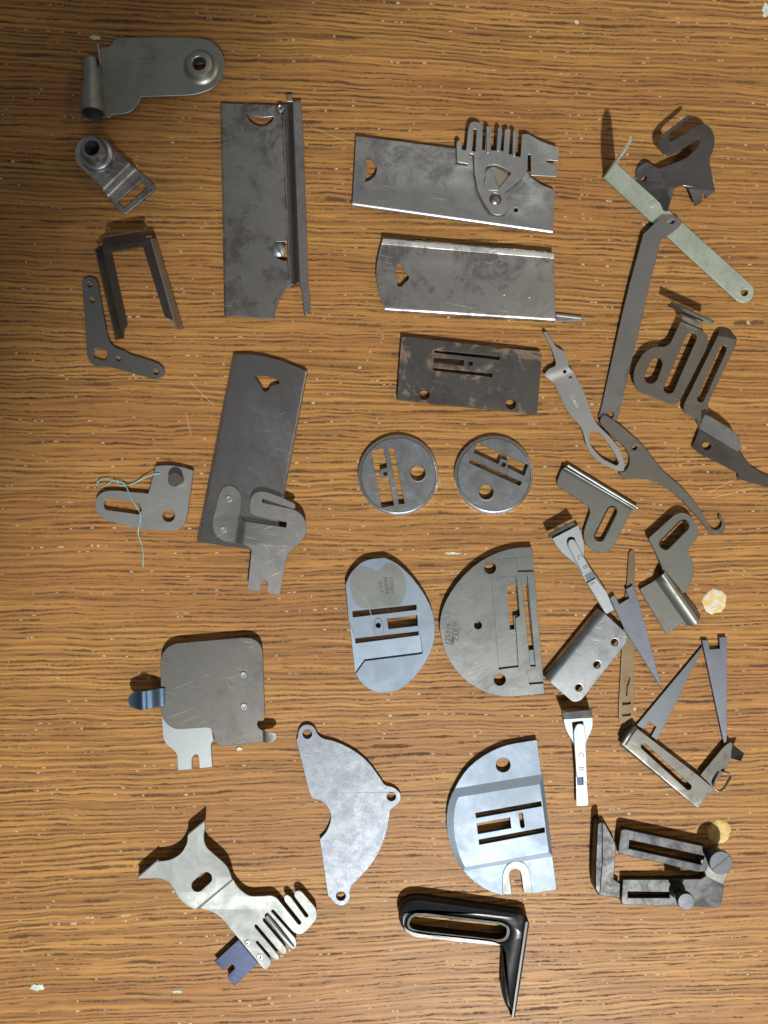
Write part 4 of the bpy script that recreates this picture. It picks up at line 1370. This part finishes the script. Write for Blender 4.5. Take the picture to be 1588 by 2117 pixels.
def p_gauge():
    T = Thing('slotted_gauge', 'dark P-shaped gauge with two slots and an upturned T-shaped end', 'gauge', (1390, 740))
    z0, t = 16, 4
    o = rounded(Z(20, "1000,240,3 1142,300,3 1185,336,14 1178,420,20 1000,770,30 975,798,20 930,800,30 860,768,20 710,712,60 680,640,60 686,558,60 750,450,60 820,410,50 890,414,30 930,390,30"))
    hs = [slot(Q(20, 1072, 352), Q(20, 922, 692), 22), rounded(Z(20, "850,482,12 870,495,12 880,530,25 838,645,25 800,664,25 765,650,20 757,615,25 800,500,25"))]
    T.add('gauge', prism([o] + hs, z0, z0 + t, 0.7), 'brown')
    # T-shaped end bent upright
    zt = z0 + t
    bm = merge(slab([(*Q(20, 1000, 236), zt - 1), (*Q(20, 1140, 297), zt - 1), (*Q(20, 1142, 262), zt + 22), (*Q(20, 998, 200), zt + 22)], -3),
               slab([(*Q(20, 910, 140), zt + 20), (*Q(20, 1195, 265), zt + 20), (*Q(20, 1225, 247), zt + 34), (*Q(20, 942, 120), zt + 34)], -3.2))
    T.add('upturned_end', bm, 'brown')
    T.done()


def slotted_arm():
    T = Thing('slotted_bar', 'narrow slotted steel arm with a bent tip standing beside the P-shaped gauge', 'bar', (1465, 770))
    z0, t = 12, 4
    o = rounded(Z(20, "1272,292,20 1300,282,20 1345,292,20 1382,350,20 1372,402,10 1186,790,10 1187,842,10 1165,905,20 1130,962,6 1108,900,20 1065,880,20 1018,850,14 1022,800,10"))
    bm = prism([o, slot(Q(20, 1286, 428), Q(20, 1135, 762), 14.5)], z0, z0 + t, 0.7)
    fold(bm, z0 + t, z0, Q(20, 1245, 345), Q(20, 1378, 372), Q(20, 1320, 250), -24, R=6, k=4)
    T.add('arm', bm, 'brown')
    T.done()


def edge_lever():
    T = Thing('edge_lever', 'dark lever with a round hole and bent-up flap running off the right edge', 'lever', (1500, 950))
    o = rounded(Z(23, "268,712,6 350,490,10 385,405,6 870,690 1130,805,20 1200,930,40 1300,1050,60 1500,1180,60 1750,1290,20 2100,1390,40 2100,1520,40 1700,1440 1070,1268,4 1060,1165,4 900,1080 560,905,20 420,840,10"))
    bm = prism([o, circle(Q(23, 520, 690), 9, 22)], 4, 8.5, 0.7)
    T.add('lever', bm, 'darkblade')
    T.add('upright_flap', slab([(*Q(23, 385, 395), 8), (*Q(23, 1060, 800), 8), (*Q(23, 1115, 690), 22), (*Q(23, 1060, 520), 34), (*Q(23, 890, 370), 36), (*Q(23, 560, 170), 36), (*Q(23, 480, 150), 30)], -2.6), 'zinc2')
    T.done()


def threader():
    T = Thing('scissor_shaped_clip', 'grey tweezer-like clip with an open pointed loop and a thin bent tip', 'clip', (1205, 830))
    z0, t = 9, 3
    o = rounded(Z(20, "74,318,10 95,308,14 130,365,30 165,420,30 212,438,40 240,495,40 245,548,10 282,582,6 340,690,30 372,765,50 388,832,50 430,930,70 520,1010,70 590,1100,70 622,1185,50 620,1248,20 590,1252,20 450,1192,70 372,1112,70 348,1000,60 330,950,40 240,852,40 150,660,10 78,602,4 110,562,20 155,545,10 160,520,20 138,440,40 85,335,10"))
    loop = rounded(Z(20, "392,990,30 418,975,30 445,985,30 530,1080,70 585,1195,20 570,1215,12 470,1168,70 395,1080,70 385,1030,40"))
    bm = prism([o, loop, circle(Q(20, 220, 580), 3.6, 12)], z0, z0 + t, 0.4)
    joggle(bm, z0 + t, Q(20, 140, 650), Q(20, 290, 595), Q(20, 150, 450), 22, 3)
    tilt(bm, z0 + t, Q(20, 150, 500), -2, Q(20, 560, 1200), 1)
    for v in bm.verts:
        v.co.z = max(v.co.z, B0)
    T.add('clip', bm, 'zinc')
    rivet(T, Q(20, 262, 622), 3.4, z0 + t - 0.5, 1.5, 'darkrail', False, 'pin')
    T.add('lettering', letters("Greist", *Q(20, 285, 775), 12.5, -60, z0 + t + 0.1, 1.0), 'pale')
    T.done()


def glue_spot(lab, c, rx, ry, mat, seed, h=1.6, rim=None, name='glue_spot'):
    jag = 1.0 if name == 'glue_spot' else 3.2
    rnd = random.Random(seed)
    n = 40
    ph = [rnd.uniform(0, 6.28) for _ in range(6)]
    bm = bmesh.new()
    o = W(c[0], c[1], 0)
    rings = []
    for k, (f, z) in enumerate(((1.0, B0 * 0.5), (0.97, h * 0.5), (0.86, h), (0.6, h * 0.9), (0.3, h * 0.8))):
        ring = []
        for i in range(n):
            a = 2 * math.pi * i / n
            w_ = 1 + jag * (0.05 * math.sin(2 * a + ph[0]) + 0.04 * math.sin(5 * a + ph[1]) + 0.025 * math.sin(9 * a + ph[2]) + 0.018 * math.sin(14 * a + ph[3]))
            ring.append(bm.verts.new((o.x + rx * f * w_ * math.cos(a), o.y + ry * f * w_ * math.sin(a), z + (rnd.uniform(-0.3, 0.3) if k > 1 else 0))))
        rings.append(ring)
    for a, b in zip(rings, rings[1:]):
        for i in range(n):
            j = (i + 1) % n
            bm.faces.new((a[i], a[j], b[j], b[i]))
    bm.faces.new(rings[-1])
    T = Thing(name, lab, 'spot', c)
    T.add('spot', bm, mat)
    T.done()


binder_plate()
bushing_clamp()
u_bracket()
l_lever()
slide_plate_long()
slide_plate_comb()
slide_plate_flanged()
dark_needle_plate()
slide_plate_darning()
slotted_pin_plate()
round_plates()
oval_plate()
half_round_plate()
feed_cover()
half_moon_cover()
horned_comb()
white_half_plate()
black_guide()
adjustable_guide()
clip_feet()
three_hole_plate()
brass_strip()
pointed_plates()
rusty_bracket()
flanged_gauge()
bent_gauge()
hook_lever()
long_bar()
green_bar()
curled_blade()
p_gauge()
slotted_arm()
edge_lever()
threader()
glue_spot('round white and yellow dried glue spot right of the bent gauge', Q(18, 1388, 730), 24, 27, 'glue_white', 1)
glue_spot('round yellow dried glue spot behind the big screw of the guide', Q(16, 1262, 305), 25, 25, 'glue_yellow', 2)
glue_spot('jagged pale paint fleck in the lower left corner', (77, 2041), 13, 8, 'paint', 3, 1.2, name='paint_fleck')
glue_spot('thin pale paint fleck below the horned plate', (367, 2050), 10, 4, 'paint', 4, 1.0, name='paint_fleck')
glue_spot('pale paint fleck above the rolled tube', (197, 78), 12, 4, 'paint', 5, 1.0, name='paint_fleck')
glue_spot('pale paint fleck cut by the right edge near the top', (1583, 20), 8, 13, 'paint', 6, 1.0, name='paint_fleck')
glue_spot('small pale bar-shaped paint fleck above the half-round plate', (936, 1144), 15, 3, 'paint', 7, 1.0, name='paint_fleck')
glue_spot('tiny pale grey crumb under the square feed cover', Q(11, 1128, 1138), 5.5, 5, 'paint', 8, 2.2, name='crumb')
glue_spot('tiny pale paint fleck beside the top of the right gauge', (1192, 46), 4, 4, 'paint', 9, 1.2, name='paint_fleck')
